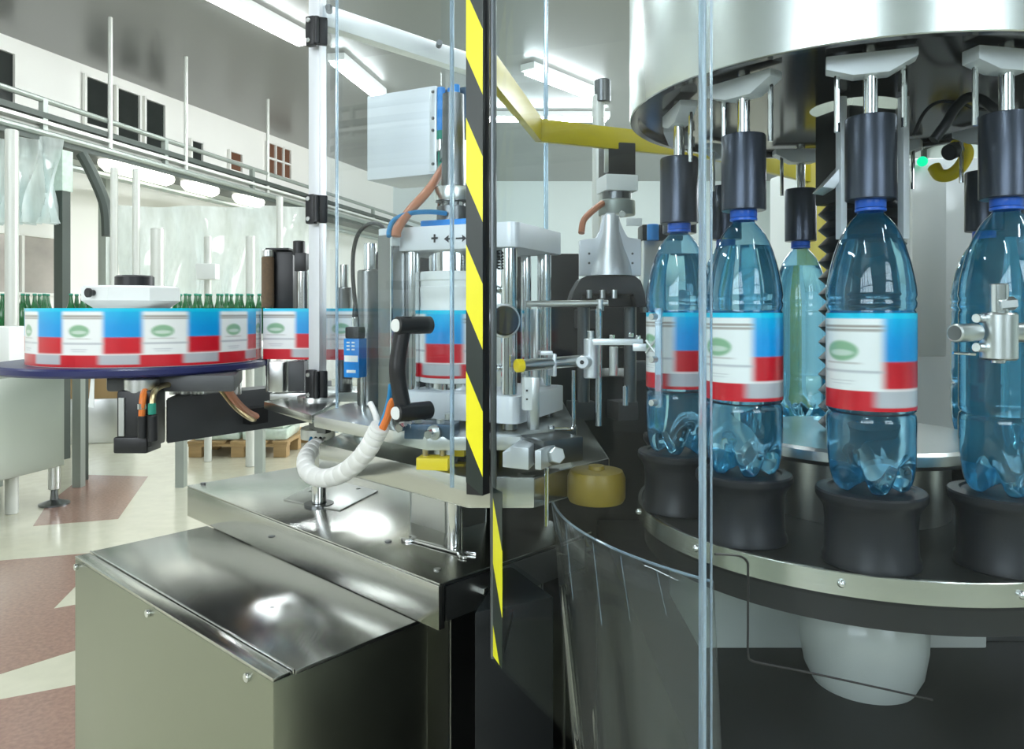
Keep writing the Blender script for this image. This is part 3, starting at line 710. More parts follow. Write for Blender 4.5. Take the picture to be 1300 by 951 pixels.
# ================================================================== LABEL REEL
RCN = V(-.767, 1.587, 0); RR = .224
rt = thing('reel_table', 'navy round reel table on a dark grey arm holding the label reel', 'table', (-.80, 1.6, H-.2))
MB().lathe((-.80, 1.60, H), [(0, -.123), (.258, -.123), (.262, -.119), (.262, -.110), (.258, -.106), (0, -.106)], 96).build('disc', 'navy', rt)
MB().prism([tuple(at(px, 480, Y).xy) for px, Y in ((135, 1.42), (298, 1.42), (308, 1.62), (150, 1.7))], H-.155, H-.123, .006).build('bracket', 'grey_beam', rt)
mo = V(xat(180, 1.40), 1.40, 0)
MB().box((mo.x, mo.y, H-.20), (.064, .06, .105), 0, .006).build('motor', 'black', rt)
MB().box((mo.x-.021, mo.y-.0315, H-.195), (.01, .004, .07), 0).build('name_plate', 'satin', rt)
MB().cyl((mo.x, mo.y, H-.155), (mo.x, mo.y, H-.125), .03, n=20).build('flange', 'satin', rt)
MB().box((mo.x-.005, mo.y-.005, H-.247), (.062, .058, .03), 0, .004).build('end_cap', 'black', rt)
bl = [at(212, 505, 1.55), at(400, 492, 1.86)]
x0, x1 = bl
MB().prism([(x0.x, x0.y), (x1.x, x1.y), (x1.x+.02, x1.y+.09), (x0.x-.02, x0.y+.11)], H-.276, H-.182, .002).build('arm', 'grey_beam', rt)
MB().prism([(x0.x-.001, x0.y-.001), (x0.x+.001, x0.y), (x0.x-.02, x0.y+.108), (x0.x-.023, x0.y+.106)], H-.272, H-.186).build('end_plate', 'black', rt)
for px in (222, 236, 252, 300):
    q = at(px, 490, 1.62); MB().cyl((q.x, q.y, H-.182), (q.x, q.y, H-.15), .011, n=16).build('standoff', 'satin', rt)
q = at(322, 528, 1.69); MB().box((q.x, q.y+.012, q.z), (.045, .03, .036), .96).build('cable_opening', 'black', rt)
tg = MB(); tg.extrude([at(116, 472, 1.35), at(120, 472, 1.35), at(119, 518, 1.35), at(112, 517, 1.35)], (0, .001, 0)); tag(tg.build('paper_strip', 'white'), 'narrow white paper strip hanging from the reel table edge', 'strip')
tag(MB().tube([at(272, 480, 1.5), at(285, 490, 1.5), at(300, 510, 1.56), at(315, 524, 1.63), at(326, 529, 1.7)], .008, 10).build('cable', 'salmon'), 'brown cable running from reel table into the grey arm', 'cable')
tag(MB().tube([at(262, 478, 1.52), at(280, 494, 1.52), at(298, 516, 1.57), at(316, 530, 1.64), at(324, 533, 1.7)], .006, 10).build('cable', 'brass'), 'yellowish cable beside the brown cable on the grey arm', 'cable')
cb = thing('motor_cable', 'short orange motor cable with black plug beside the reel motor', 'cable', at(182, 545, 1.36))
MB().tube([at(190, 488, 1.42), at(184, 496, 1.38), at(181, 508, 1.36), at(180, 528, 1.36)], .006, 10).build('sheath', 'orange', cb)
MB().cyl(at(180, 512, 1.36), at(180, 520, 1.36), .0075).build('nut', 'chrome', cb)
MB().cyl(at(181, 528, 1.36), at(181, 556, 1.36), .0085).build('plug', 'black', cb)
cb = thing('motor_cable', 'second motor cable with green sleeve beside the reel motor', 'cable', at(194, 545, 1.36))
MB().tube([at(222, 488, 1.44), at(205, 490, 1.40), at(195, 500, 1.37), at(193, 522, 1.36)], .0055, 10).build('sheath', 'brass', cb)
MB().cyl(at(193, 512, 1.36), at(193, 526, 1.36), .007).build('sleeve', 'teal', cb)
MB().cyl(at(194, 527, 1.36), at(194, 560, 1.36), .009).build('plug', 'black', cb)
# the reel itself
rl = thing('label_reel', 'large reel of blue white and red bottle labels on the navy table', 'reel', (RCN.x, RCN.y, H-.106))
MB().lathe((RCN.x, RCN.y, H), [(.07, -.1055), (RR-.001, -.1055), (RR-.001, .003), (.07, .003), (.07, -.1055)], 96).build('paper_roll', 'white', rl)
print_strip('label_web', [(RCN.x+RR*math.cos(t), RCN.y+RR*math.sin(t)) for t in [2*PI*i/420 for i in range(421)]], H-.1045, H+.004, rl, u0=.18, nv=56)
HC = V(RCN.x-.032, RCN.y-.01, 0)
hb = thing('reel_clamp', 'white octagonal reel clamp with black knob on top of the label reel', 'clamp', (HC.x, HC.y, H+.004))
MB().lathe((HC.x, HC.y, H), [(0, .0042), (.075, .0042), (.098, .020), (.098, .046), (.094, .05), (0, .05)], 8).build('plate', 'white', hb)
MB().lathe((HC.x+.004, HC.y, H), [(0, .05), (.036, .05), (.038, .052), (.038, .070), (.034, .073), (0, .073)], 24).build('knob', 'black', hb)
q = at(127, 372, 1.505); MB().cyl(q, q+V(-.01, -.018, 0), .006, n=12).build('thumb_screw', 'black', hb)
MB().cyl(q+V(-.01, -.018, 0), q+V(-.013, -.024, 0), .0095, n=12).build('thumb_screw_head', 'black', hb)
# web running to the cutter
wb = thing('label_strip', 'strip of printed labels running from the reel past the hinge post', 'label', (xat(400, 1.4), 1.4, H-.105))
pts = []
wa, wb_ = V(xat(334, 1.60), 1.60, 0), V(xat(474, 1.565), 1.565, 0)
pts = [(RCN.x+RR*math.cos(t), RCN.y+RR*math.sin(t)) for t in [math.radians(40-k*3) for k in range(6)]]
path = [(wa.x+(wb_.x-wa.x)*i/120, wa.y+(wb_.y-wa.y)*i/120) for i in range(121)]
path = [(wa.x+(0.02)*(1-k/8)+.0, wa.y+.10*(1-k/8)) for k in range(8)]+path
print_strip('web', path, H-.1045, H+.004, wb, u0=.40, nv=56)
# roller housing left of the hinge post
rh = thing('roller_housing', 'tall black roller housing with brown brush side beside the hinge post', 'housing', (xat(355, 1.660), 1.660, H-.18))
MB().box((xat(361, 1.680), 1.700, H+.068), (.045, .06, .128), 0, .002).build('case', 'black', rh)
MB().cyl((xat(340, 1.660), 1.660, H+.006), (xat(340, 1.660), 1.660, H+.118), .0135, n=24).build('brush_roller', 'brown', rh)
MB().cyl((xat(340, 1.660), 1.660, H+.118), (xat(340, 1.660), 1.660, H+.134), .013, n=20).build('roller_cap', 'satin', rh)
MB().box((xat(354, 1.670), 1.685, H+.136), (.052, .055, .005), 0, .001).build('cover', 'black', rh)
MB().cyl((xat(340, 1.660), 1.660, H-.18), (xat(340, 1.660), 1.660, H+.006), .006, n=12).build('spindle', 'chrome', rh)
MB().box((xat(382, 1.630), 1.640, H+.105), (.026, .03, .04), 0, .002).build('guide_block', 'black', rh)
MB().cyl((xat(378, 1.630), 1.640, H+.12), (xat(378, 1.630), 1.640, H+.152), .013, n=18).build('knob', 'black', rh)
MB().cyl((xat(383, 1.630), 1.640, H-.18), (xat(383, 1.630), 1.640, H+.09), .013, n=20).build('column', 'chrome', rh)
MB().box((xat(352, 1.600), 1.620, H-.142), (.03, .06, .065), 0, .002).build('foot_block', 'satin', rh)
MB().box((xat(375, 1.600), 1.630, H-.142), (.035, .05, .065), 0, .002).build('foot_block', 'grey_beam', rh)
tag(MB().box((xat(420, 1.68), 1.685, H-.188), (.24, .14, .02), .1, .002).build('bed_plate', 'satin'), 'narrow steel bed plate behind the foot of the hinge post', 'plate')
# steel support plate round the hinge post
sp_ = [onz(335, 509, -.181), onz(398, 500, -.181), onz(432, 508, -.181), onz(396, 527, -.181)]
tag(MB().prism([(v.x, v.y) for v in sp_], H-.1965, H-.181, .002).build('support_plate', 'steel_flat'), 'flat steel support plate around the foot of the hinge post', 'plate')

# ================================================================== HINGE POST AND CLEAR DOOR
hp = thing('hinge_post', 'square aluminium hinge post carrying three black hinges', 'post', (-.398, 1.535, zt))
PX, PY = -.3975, 1.53
MB().box((PX, PY, H+.30), (.026, .026, .98), -.35, .002).build('profile', 'alu_white', hp)
MB().cyl((PX, PY+.01, zt), (PX, PY+.01, H-.19), .0145, n=24).build('foot_rod', 'chrome', hp)
MB().lathe((PX, PY, H-.181), [(0, 0), (.04, 0), (.04, .006), (.036, .008), (0, .008)], 28).build('collar', 'satin', hp)
MB().lathe((PX, PY+.005, H-.262), [(0, 0), (.035, 0), (.035, .02), (.03, .024), (0, .024)], 28).build('lower_collar', 'satin', hp)
MB().box((PX+.01, PY-.02, H-.222), (.04, .02, .05), -.35, .002).build('clamp', 'dark_steel', hp)
for py in (41, 266, 488):
    c = at(400, py, 1.505)
    hg = MB().box(c+V(-.006, -.004, 0), (.022, .014, .06), -.35, .004).build('hinge', 'black', hp)
    MB().box(c+V(.016, -.004, 0), (.020, .012, .056), .3, .004).build('hinge_leaf', 'black', hg)
    MB().cyl(c+V(.006, -.012, -.027), c+V(.006, -.012, .027), .0065, n=12).build('hinge_pin', 'black', hg)
    for dz in (-.02, .02): MB().cyl(c+V(-.010, -.009, dz), c+V(-.0115, -.0135, dz), .0045, n=10).build('screw', 'satin', hg)
# top rail going back from the post
ta = V(PX+.01, PY, 0); tb = V(xat(612, 1.86), 1.86, 0)
td = (tb-ta); tl = td.length
tr_ = thing('top_rail', 'grey aluminium top rail running back from the hinge post', 'rail', (ta.x, ta.y, H+.59))
MB().box(((ta.x+tb.x)/2, (ta.y+tb.y)/2, H+.60), (tl, .03, .045), math.atan2(td.y, td.x), .003).build('profile', 'alu', tr_)
for px, py, Y in ((418, 14, 1.50), (557, 58, 1.72)): MB().cyl(at(px, py, Y), at(px, py, Y)+V(.004, -.02, 0), .007, n=12).build('bolt', 'dark_steel', tr_)

door = thing('guard_door', 'bent clear acrylic guard door hinged on the aluminium post', 'door', (-.2, 1.25, H-.23))
def pane(name, path, z0, z1, parent, m='acrylic', th=.005):
    L, R = [], []
    for i, p in enumerate(path):
        p = Vector((p[0], p[1])); a = Vector(path[max(i-1, 0)][:2]); b = Vector(path[min(i+1, len(path)-1)][:2])
        d = (b-a).normalized(); n = Vector((-d.y, d.x))*th/2; L.append(tuple(p+n)); R.append(tuple(p-n))
    return MB().prism(L+R[::-1], z0, z1).build(name, m, parent, sharp=.9)
YT = .90
dA, dB, dC, dD = (xat(411, 1.50), 1.50), (xat(428, 1.36), 1.36), (xat(574, .94), .94), (xat(600, YT+.012), YT+.012)
def rounded(pts, r=.02):
    out = [pts[0]]
    for a, b, c in zip(pts, pts[1:], pts[2:]):
        a, b, c = Vector(a), Vector(b), Vector(c); p = b+(a-b).normalized()*r; q = b+(c-b).normalized()*r
        for k in range(5):
            t = k/4; out.append(tuple(p*(1-t)**2+b*2*t*(1-t)+q*t*t))
    return out+[pts[-1]]
pane('clear_panel', rounded([dA, dB, dC, dD]), H-.222, H+.80, door)
for q in (dB, dC): MB().cyl((q[0], q[1]-.002, H-.222), (q[0], q[1]-.002, H+.80), .0028, n=10).build('bend', 'edge', door)  # pale rods added for the highlight lines along the bends
eb = MB().prism([(xat(592, YT+.002), YT+.002), (xat(613, YT-.005), YT-.005), (xat(622, YT+.008), YT+.008), (xat(600, YT+.022), YT+.022)], H-.222, H+.80, .0008).build('edge_profile', 'black', door)
# tape with UV in metres
def tape_strip(name, a, b, z0a, z0b, z1, parent, mname, u_of=None):
    o = ORI[parent.name]; me = bpy.data.meshes.new(name)
    n = Vector((b[1]-a[1], -(b[0]-a[0]), 0)).normalized(); n = n if n.y < 0 else -n
    A0 = V(a[0], a[1], z0a); B0 = V(b[0], b[1], z0b); A1 = V(a[0], a[1], z1); B1 = V(b[0], b[1], z1)
    fr = [q+n*.0009 for q in (A0, B0, B1, A1)]; bk_ = [q+n*.0002 for q in (A0, B0, B1, A1)]
    me.from_pydata([q-o for q in fr+bk_], [], [(0, 1, 2, 3), (7, 6, 5, 4), (0, 4, 5, 1), (1, 5, 6, 2), (2, 6, 7, 3), (3, 7, 4, 0)])
    uv = me.uv_layers.new(name='UVMap'); L = math.hypot(b[0]-a[0], b[1]-a[1])
    us = [0, L, L, 0]*2; zs = [H-q.z for q in fr]*2
    for lp in me.loops: uv.data[lp.index].uv = (us[lp.vertex_index], zs[lp.vertex_index]+2)
    me.materials.append(M[mname]); ob = bpy.data.objects.new(name, me); COL.objects.link(ob); ob.parent = parent; return ob
zy = lambda y, Y: -(y-HY)*Y/FPX
off = -(2-zy(149, YT)) % TP
M['tape'].node_tree.nodes['Math.001'].inputs[1].default_value = off if 'Math.001' in M['tape'].node_tree.nodes else 0
tape_strip('hazard_tape', (xat(592, YT+.002), YT+.002), (xat(613, YT-.005), YT-.005), H-.207, H-.222, H+.80, door, 'tape')
# black bridge handle
hd = [at(516, 413, 1.115), at(516, 523, 1.115)]
fn = V(-.62, -.78, 0)
hbm = MB()
hn = thing_handle = None
P0, P1 = at(513, 413, 1.045), at(513, 523, 1.045)
arc = [P0+V(0, 0, .012), P0, P0+V(-.004, -.001, -.02), P0+V(-.008, -.002, -.045), (P0+P1)/2+V(-.009, -.003, 0), P1+V(-.008, -.002, .045), P1+V(-.004, -.001, .02), P1, P1+V(0, 0, -.012)]
grip = MB().tube(arc, .0115, 12, 6).build('handle', 'black', door)
for q in (P0, P1):
    MB().cyl(q+V(-.009, -.0125, 0), q+V(.034, .024, 0), .0125, n=24).build('boss', 'black', grip)
    MB().cyl(q+V(-.0102, -.0142, 0), q+V(-.0086, -.0119, 0), .009, n=24).build('cap', 'white', grip)
# clamp block with yellow foot under the handle
cb = thing('clamp_unit', 'blue black clamp block on brass pins with yellow foot below the handle', 'clamp', at(550, 595, 1.06))
u_ = V(.80, -.35, 0).normalized(); ca = at(548, 547, 1.07); an = math.atan2(-.35, .8)
MB().box(ca+V(0, .01, 0), (.072, .042, .022), an+.25, .002).build('block', 'steelblue', cb)
for px, py in ((515, 541), (551, 549)):
    q = at(px, py, 1.055 if px > 530 else 1.07); MB().cyl(q, q+V(-.007, -.02, 0), .0065, n=6).build('bolt', 'chrome', cb)
    MB().cyl(q+V(.001, .002, 0), q+V(-.001, -.003, 0), .0105, n=16).build('washer', 'satin', cb)
for px, py in ((531, 537), (559, 540), (570, 533)):
    q = at(px, py, 1.07); MB().cyl(q, q+V(0, 0, .009), .006, n=8).build('nut', 'satin', cb)
for px in (540, 562): MB().cyl(at(px, 553, 1.065), at(px, 582, 1.065), .0042, n=14).build('pin', 'brass', cb)
MB().box(at(552, 587, 1.06), (.046, .03, .017), -.18, .0015).build('foot', 'yellow_bright', cb)
tag(MB().box(at(577, 573, 1.13), (.035, .02, .012), -.2, .001).build('stop_piece', 'yellow_bright'), 'small yellow stop piece behind the brass pins', 'block')

# white spiral-wrapped hose with tubes
hpath = [at(403, 566, 1.40), at(394, 573, 1.37), at(388, 585, 1.33), at(392, 600, 1.28), at(410, 607, 1.22), at(432, 602, 1.165), at(452, 588, 1.12), at(467, 570, 1.09), at(477, 552, 1.08), at(483, 541, 1.075)]
hz = thing('spiral_hose', 'white spiral-wrapped hose curving below the clear door', 'hose', at(410, 615, 1.35))
MB().tube(hpath, .016, 18, 16, rad=lambda i: (.0162-.002*(i/144))*(.80 if (i % 8) == 0 else (.97 if (i % 8) in (1, 7) else 1))).build('wrap', 'white_hose', hz)
lab(MB().tube([at(481, 545, 1.075), at(489, 525, 1.08), at(494, 505, 1.085), at(496, 488, 1.09)], .0034, 10).build('blue_tube', 'blue_tube', hz), 'blue air tube')
lab(MB().tube([at(485, 545, 1.073), at(492, 530, 1.075), at(496, 515, 1.08), at(499, 508, 1.085)], .0056, 10).build('orange_cable', 'orange', hz), 'orange cable')
lab(MB().tube([at(478, 548, 1.085), at(478, 532, 1.09), at(474, 520, 1.11), at(470, 512, 1.12)], .0045, 10).build('white_tube', 'white_hose', hz), 'white tube')
for k, (dx, m_) in enumerate(((-9, 'blue_tube'), (-3, 'black'), (3, 'black'), (8, 'satin'))):
    MB().tube([at(398+dx*.3, 574, 1.385), at(399+dx*.7, 564, 1.41), at(404+dx, 556, 1.43)], .003, 8).build('wire', m_, hz)

# ================================================================== BOTTLE CAROUSEL
CC = V(.49, 1.07, 0); RB = .255; PITCH = 2*PI/11; A0 = math.radians(-111)
def slot(k): t = A0+PITCH*k; return V(CC.x+RB*math.cos(t), CC.y+RB*math.sin(t), 0)
ca_ = thing('bottle_carousel', 'rotating bottle carousel with steel rim, rubber pedestals and steel hood', 'machine', (CC.x, CC.y, H-.47))
zd = H-.28
MB().lathe((CC.x, CC.y, zd), [(0, 0), (.300, 0), (.300, -.03), (0, -.03)], 96).build('turntable', 'dark_case', ca_)
rim = MB().lathe((CC.x, CC.y, zd), [(.3005, .001), (.305, .001), (.306, 0), (.306, -.024), (.305, -.025), (.3005, -.025), (.3005, .001)], 128).build('rim', 'steel', ca_)
for k in range(11):
    t = math.radians(-117)+PITCH*k; d = V(math.cos(t), math.sin(t), 0)
    MB().sphere((CC.x+d.x*.307, CC.y+d.y*.307, zd-.011), .0045, 8).build('rim_screw', 'chrome', rim)
MB().lathe((CC.x, CC.y, zd), [(.296, -.025), (.296, -.058), (0, -.058)], 96).build('skirt', 'black', ca_)
MB().lathe((CC.x, CC.y, H), [(0, -.196), (.160, -.196), (.166, -.190), (.166, -.178), (.162, -.174), (0, -.174)], 72).build('centre_disc', 'satin', ca_)
MB().lathe((CC.x, CC.y, H), [(.12, -.28), (.12, -.196)], 48).build('centre_drum', 'satin', ca_)
prof = [(0, -.174)]
for k in range(14):
    z = -.174+.0232*k; prof += [(.046, z+.001), (.058, z+.0116)]
prof += [(.046, .152), (0, .152)]
MB().lathe((CC.x+.01, CC.y, H), prof, 40).build('bellows', 'rubber', ca_)
MB().box((CC.x, CC.y, H+.217), (.078, .07, .13), .3, .002).build('column', 'dark_case', ca_)
for px in (1068, 1147):
    MB().box((xat(px, 1.0), 1.0, H+.19), (.009, .012, .19), .2, .001).build('column_strip', 'alu_white', ca_)
MB().extrude([(CC.x-.075, CC.y-.07, H+.165), (CC.x-.04, CC.y-.075, H+.205), (CC.x-.04, CC.y-.075, H+.19), (CC.x-.06, CC.y-.072, H+.162)], (.01, .06, 0), .001).build('bracket', 'alu', ca_)
# pedestal base below
MB().prism([(.19, .74), (1.05, .74), (1.05, 1.68), (.19, 1.68)], 0, H-.47, .004).build('base_cabinet', 'dark_case', ca_)
MB().box((.46, 1.14, H-.40), (.40, .2, .14), 0, .003).build('back_panel', 'bell', ca_)
MB().box((.85, 1.14, H-.40), (.36, .16, .14), 0, .003).build('back_panel', 'dark_steel', ca_)
q = at(1095, 800, .95)
MB().lathe((q.x, q.y, H-.47), [(0, 0), (.060, 0), (.070, .02), (.075, .05), (.0755, .076), (.069, .098), (.052, .122), (.048, .132), (0, .132)], 48).build('bell_foot', 'bell', ca_)
MB().box((.585, .835, H-.352), (.04, .01, .012), 0, .002).build('sensor_plate', 'satin', ca_)
# pedestals
ped_prof = [(0, 0), (.050, 0), (.0515, .002), (.051, .008), (.0485, .012), (.0475, .045), (.049, .060), (.0535, .068), (.0565, .072), (.0575, .0745), (.0575, .080), (.056, .082), (.045, .0832), (.043, .081), (0, .081)]
ped = MB().lathe((0, 0, 0), ped_prof, 56).build('pedestal', 'rubber'); ped.parent = ca_
pk = []
for k in range(11):
    o = ped if k == 0 else ped.copy()
    if k: COL.objects.link(o); o.parent = ca_
    s = slot(k); o.location = (s.x-CC.x, s.y-CC.y, zd-(H-.47))
# hood
zh = H+.281
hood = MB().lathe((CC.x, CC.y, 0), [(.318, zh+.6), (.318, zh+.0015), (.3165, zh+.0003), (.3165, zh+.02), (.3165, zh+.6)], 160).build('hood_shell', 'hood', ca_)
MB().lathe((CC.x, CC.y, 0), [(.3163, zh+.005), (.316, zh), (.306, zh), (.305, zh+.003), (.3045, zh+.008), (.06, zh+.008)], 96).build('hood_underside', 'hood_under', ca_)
# centring heads: cylinder, shaft, wedge bracket
head0 = None
def make_head():
    h = MB().lathe((0, 0, 0), [(0, .006), (.012, .006), (.0145, 0), (.0255, 0), (.0265, .001), (.0265, .090), (.0255, .092), (0, .092)], 40).build('centring_head', 'head')
    ORI[h.name] = V(0, 0, 0)
    for v in h.data.vertices: pass
    h.location = (0, 0, 0)
    a_ = MB().cyl((0, 0, .091), (0, 0, .172), .0075, n=20).build('shaft', 'chrome', h)
    b_ = MB().extrude([(-.046, -.012, .162), (-.046, -.012, .147), (-.018, -.012, .138), (.018, -.012, .138), (.046, -.012, .153), (.046, -.012, .162)], (0, .024, 0), .0012).build('bracket', 'alu_white', h)
    c_ = MB().cyl((-.034, .006, .08), (-.034, .006, .16), .0032, n=10).build('guide_rod', 'chrome', h)
    d_ = MB().cyl((.034, .006, .08), (.034, .006, .16), .0032, n=10).build('guide_rod', 'chrome', h)
    return h
HZ = .122
h0 = make_head(); h0.parent = ca_
def put_head(h, k):
    s = slot(k); t = A0+PITCH*k
    h.location = (s.x-CC.x, s.y-CC.y, H+HZ-(H-.47)); h.rotation_euler = (0, 0, t+PI/2)
put_head(h0, 0)
for k in range(1, 11):
    h = copy_tree(h0); h.parent = ca_; put_head(h, k)

# bottles ---------------------------------------------------------
def bottle_mesh(scale=0., top=None):
    """profile rings; scale = inward offset"""
    pr = [(0.0, .010), (.012, .008), (.022, .004), (.031, 0), (.0375, .003), (.0415, .010), (.0440, .020), (.0452, .032), (.0458, .045), (.0458, .060), (.0458, .078), (.0452, .084), (.0430, .0865), (.0452, .0895),
          (.0455, .093), (.0455, .110), (.0455, .130), (.0455, .150), (.0455, .170), (.0455, .194), (.0452, .197), (.0438, .1995), (.0458, .203), (.0462, .207), (.0448, .211), (.0462, .2155), (.0460, .219),
          (.0452, .228), (.0434, .2387), (.0412, .250), (.0385, .260), (.0352, .271), (.0312, .281), (.0262, .291), (.0205, .299), (.0160, .3035), (.0132, .3070)]
    if top is None: pr += [(.0128, .3085), (.0150, .309), (.0150, .311), (.0125, .3115), (.0125, .322)]
    else:
        pr = [p for p in pr if p[1] < top]
        r = pr[-1][0]; pr.append((r*.93, top)); pr += [(r*.45, top)]; pr.append((0, top))
    t = MB(); bm = t.bm; N = 80; rows = []
    for r, z in pr:
        r2 = max(0, r-scale)
        if r2 <= 1e-6: rows.append([bm.verts.new((0, 0, z+(scale if z < .1 else 0)))]); continue
        row = []
        for i in range(N):
            a = 2*PI*i/N; rr = r2; zz = z
            if z < .05:
                val = max(0, .5+.5*math.cos(5*a))**2.2; k = (1-z/.05)
                zz = z+.030*val*k*(1 if r > .012 else .4); rr = r2*(1-.10*val*k)
            if .219 < z < .306:
                k = math.sin(PI*(z-.219)/.087); rr = r2*(1+.010*k*math.cos(9*a)-.008*k)
            zz += scale*.5 if z < .02 else 0
            row.append(bm.verts.new((rr*math.cos(a), rr*math.sin(a), zz)))
        rows.append(row)
    for A, B in zip(rows, rows[1:]):
        for i in range(N):
            j = (i+1) % N
            if len(A) == 1: bm.faces.new((A[0], B[j], B[i]))
            elif len(B) == 1: bm.faces.new((A[i], A[j], B[0]))
            else: bm.faces.new((A[i], A[j], B[j], B[i]))
    bmesh.ops.recalc_face_normals(bm, faces=bm.faces[:])
    return t
bp = thing('water_bottle', 'prototype', 'bottle', (0, 0, 0), 'blue water bottles on the carousel')
shell = bottle_mesh().build('body', 'pet', bp, sharp=1.2)
MB_w = bottle_mesh(.0007, .277).build('water', 'water', bp, sharp=1.2)
MB().lathe((0, 0, 0), [(.0155, .3125), (.0160, .3135), (.0160, .3245), (.0152, .3262), (0, .3262)], 48).build('cap', 'blue_cap', bp)
MB().lathe((0, 0, 0), [(.0132, .3085), (.0162, .3088), (.0162, .3118), (.0132, .3122)], 40).build('neck_ring', 'blue_cap', bp)
lbl0 = print_strip('label', [(.0461*math.cos(t), .0461*math.sin(t)) for t in [2*PI*i/240 for i in range(241)]], .092, .196, bp, period=.1448, u0=0, nv=96)
names = {
 0: ('water bottle with label in the centre of the front, under the middle head', 1.62),
 10: None,
}
bl_ = [(0, 'labelled blue water bottle third from the left, before the black bellows', True, math.radians(-209)),
       (-1, 'labelled blue water bottle second from the left, just right of panel corner', True, math.radians(-203)),
       (-2, 'labelled blue water bottle leftmost on the carousel, behind the panel corner', True, math.radians(-220)),
       (1, 'unlabelled blue water bottle at the right edge behind the steel clamp', False, 0),
       (-5, 'unlabelled blue water bottle at the back between second and third bottles', False, 0),
       (-4, 'unlabelled blue water bottle at the back, mostly hidden by second bottle', False, 0),
       (4, 'unlabelled blue water bottle at the back, half hidden by the rightmost bottle', False, 0)]
PROTO = {}
for k, nm, lb_, rot in bl_:
    o = copy_tree(bp); s = slot(k); o.location = (s.x, s.y, H-.199); o['label'] = nm; o.rotation_euler = (0, 0, rot)
    if not lb_:
        for ch in list(o.children):
            if ch.name.startswith('label'): bpy.data.objects.remove(ch)
for ch in list(bp.children): bpy.data.objects.remove(ch)
bpy.data.objects.remove(bp)

# bottle guide strip left of the first bottle, on its bracket
gd = thing('bottle_guide', 'clear blue edged guide strip with bolts beside the leftmost bottle', 'guide', at(838, 520, .99))
g0, g1 = at(834, 395, .985), at(843, 395, 1.0)
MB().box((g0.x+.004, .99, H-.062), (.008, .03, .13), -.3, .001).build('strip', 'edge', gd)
for py in (402, 456, 511): q = at(833, py, .98); MB().cyl(q, q+V(-.008, -.006, 0), .0045, n=10).build('bolt', 'satin', gd)
# arm, clamps and pipe with yellow end cap
cr = thing('clamp_assembly', 'steel cross pipe with yellow end cap, clamps and upright rod', 'clamp', at(762, 545, 1.1))
MB().cyl(at(663, 464, 1.06), at(748, 457, 1.12), .0085, n=24).build('cross_pipe', 'satin', cr)
MB().cyl(at(655, 464.5, 1.055), at(664, 464, 1.06), .0095, n=24).build('end_cap', 'yellow_bright', cr)
MB().box(at(701, 463, 1.09), (.006, .024, .033), .3, .002).build('pipe_clip', 'alu', cr)
MB().box(at(692, 448, 1.09), (.018, .02, .006), .2, .001).build('pipe_clip', 'alu', cr)
MB().cyl(at(750, 430, 1.1), at(750, 480, 1.1), .0105, n=24).build('cross_clamp', 'alu', cr)
MB().cyl(at(746, 459, 1.10), at(739, 460, 1.075), .0095, n=20).build('clamp_boss', 'alu', cr)
MB().cyl(at(739, 460, 1.075), at(738.6, 460, 1.0735), .003, n=10).build('clamp_screw', 'black', cr)
MB().cyl(at(760, 392, 1.11), at(760, 541, 1.11), .0048, n=18).build('upright_rod', 'chrome', cr)
MB().cyl(at(750, 420, 1.1), at(750, 431, 1.1), .005, n=12).build('screw', 'satin', cr)
MB().box(at(784, 434, 1.06), (.07, .02, .0085), -.12, .001).build('arm', 'alu', cr)
for px, py in ((777, 426), (801, 424), (810, 427)): MB().cyl(at(px, py+4, 1.055), at(px, py-1, 1.055), .0038, n=10).build('screw', 'chrome', cr)
MB().box(at(812, 441, 1.035), (.018, .012, .010), -.2, .001).build('link', 'alu', cr)
for py0, py1 in ((432, 448), (448, 432)): MB().cyl(at(820, py0, 1.0), at(832, py1+0, .99), .0018, n=8).build('fork', 'satin', cr)
MB().cyl(at(779, 440, 1.08), at(779, 477, 1.08), .0065, n=16).build('pin', 'satin', cr)
MB().tube([at(728, 470, 1.1), at(728, 500, 1.1), at(728, 535, 1.1), at(726, 544, 1.1), at(715, 545, 1.1), at(704, 545, 1.1)], .0026, 8).build('bent_rod', 'chrome', cr)
MB().box(at(677, 512, 1.075), (.014, .014, .075), .3, .001).build('post', 'satin', cr)
MB().box(at(669, 500, 1.055), (.012, .012, .046), .3, .0015).build('pale_cover', 'white', cr)
for py in (496, 507): MB().cyl(at(669, py, 1.05), at(669, py, 1.046), .0015, n=8).build('screw', 'black', cr)
MB().cyl(at(668, 386, 1.16), at(772, 385, 1.16), .005, n=14).build('stay_bar', 'satin', cr)
MB().cyl(at(680, 392, 1.14), at(680, 480, 1.14), .008, n=14).build('stay_post', 'satin', cr)
MB().cyl(at(762, 380, 1.16), at(762, 395, 1.16), .006).build('stay_foot', 'satin', cr)
MB().cyl(at(794, 490, 1.12), at(794, 515, 1.12), .004).build('pin', 'chrome', cr)
MB().cyl(at(700, 545, 1.1), at(700, 540, 1.1), .005).build('foot_screw', 'chrome', cr)

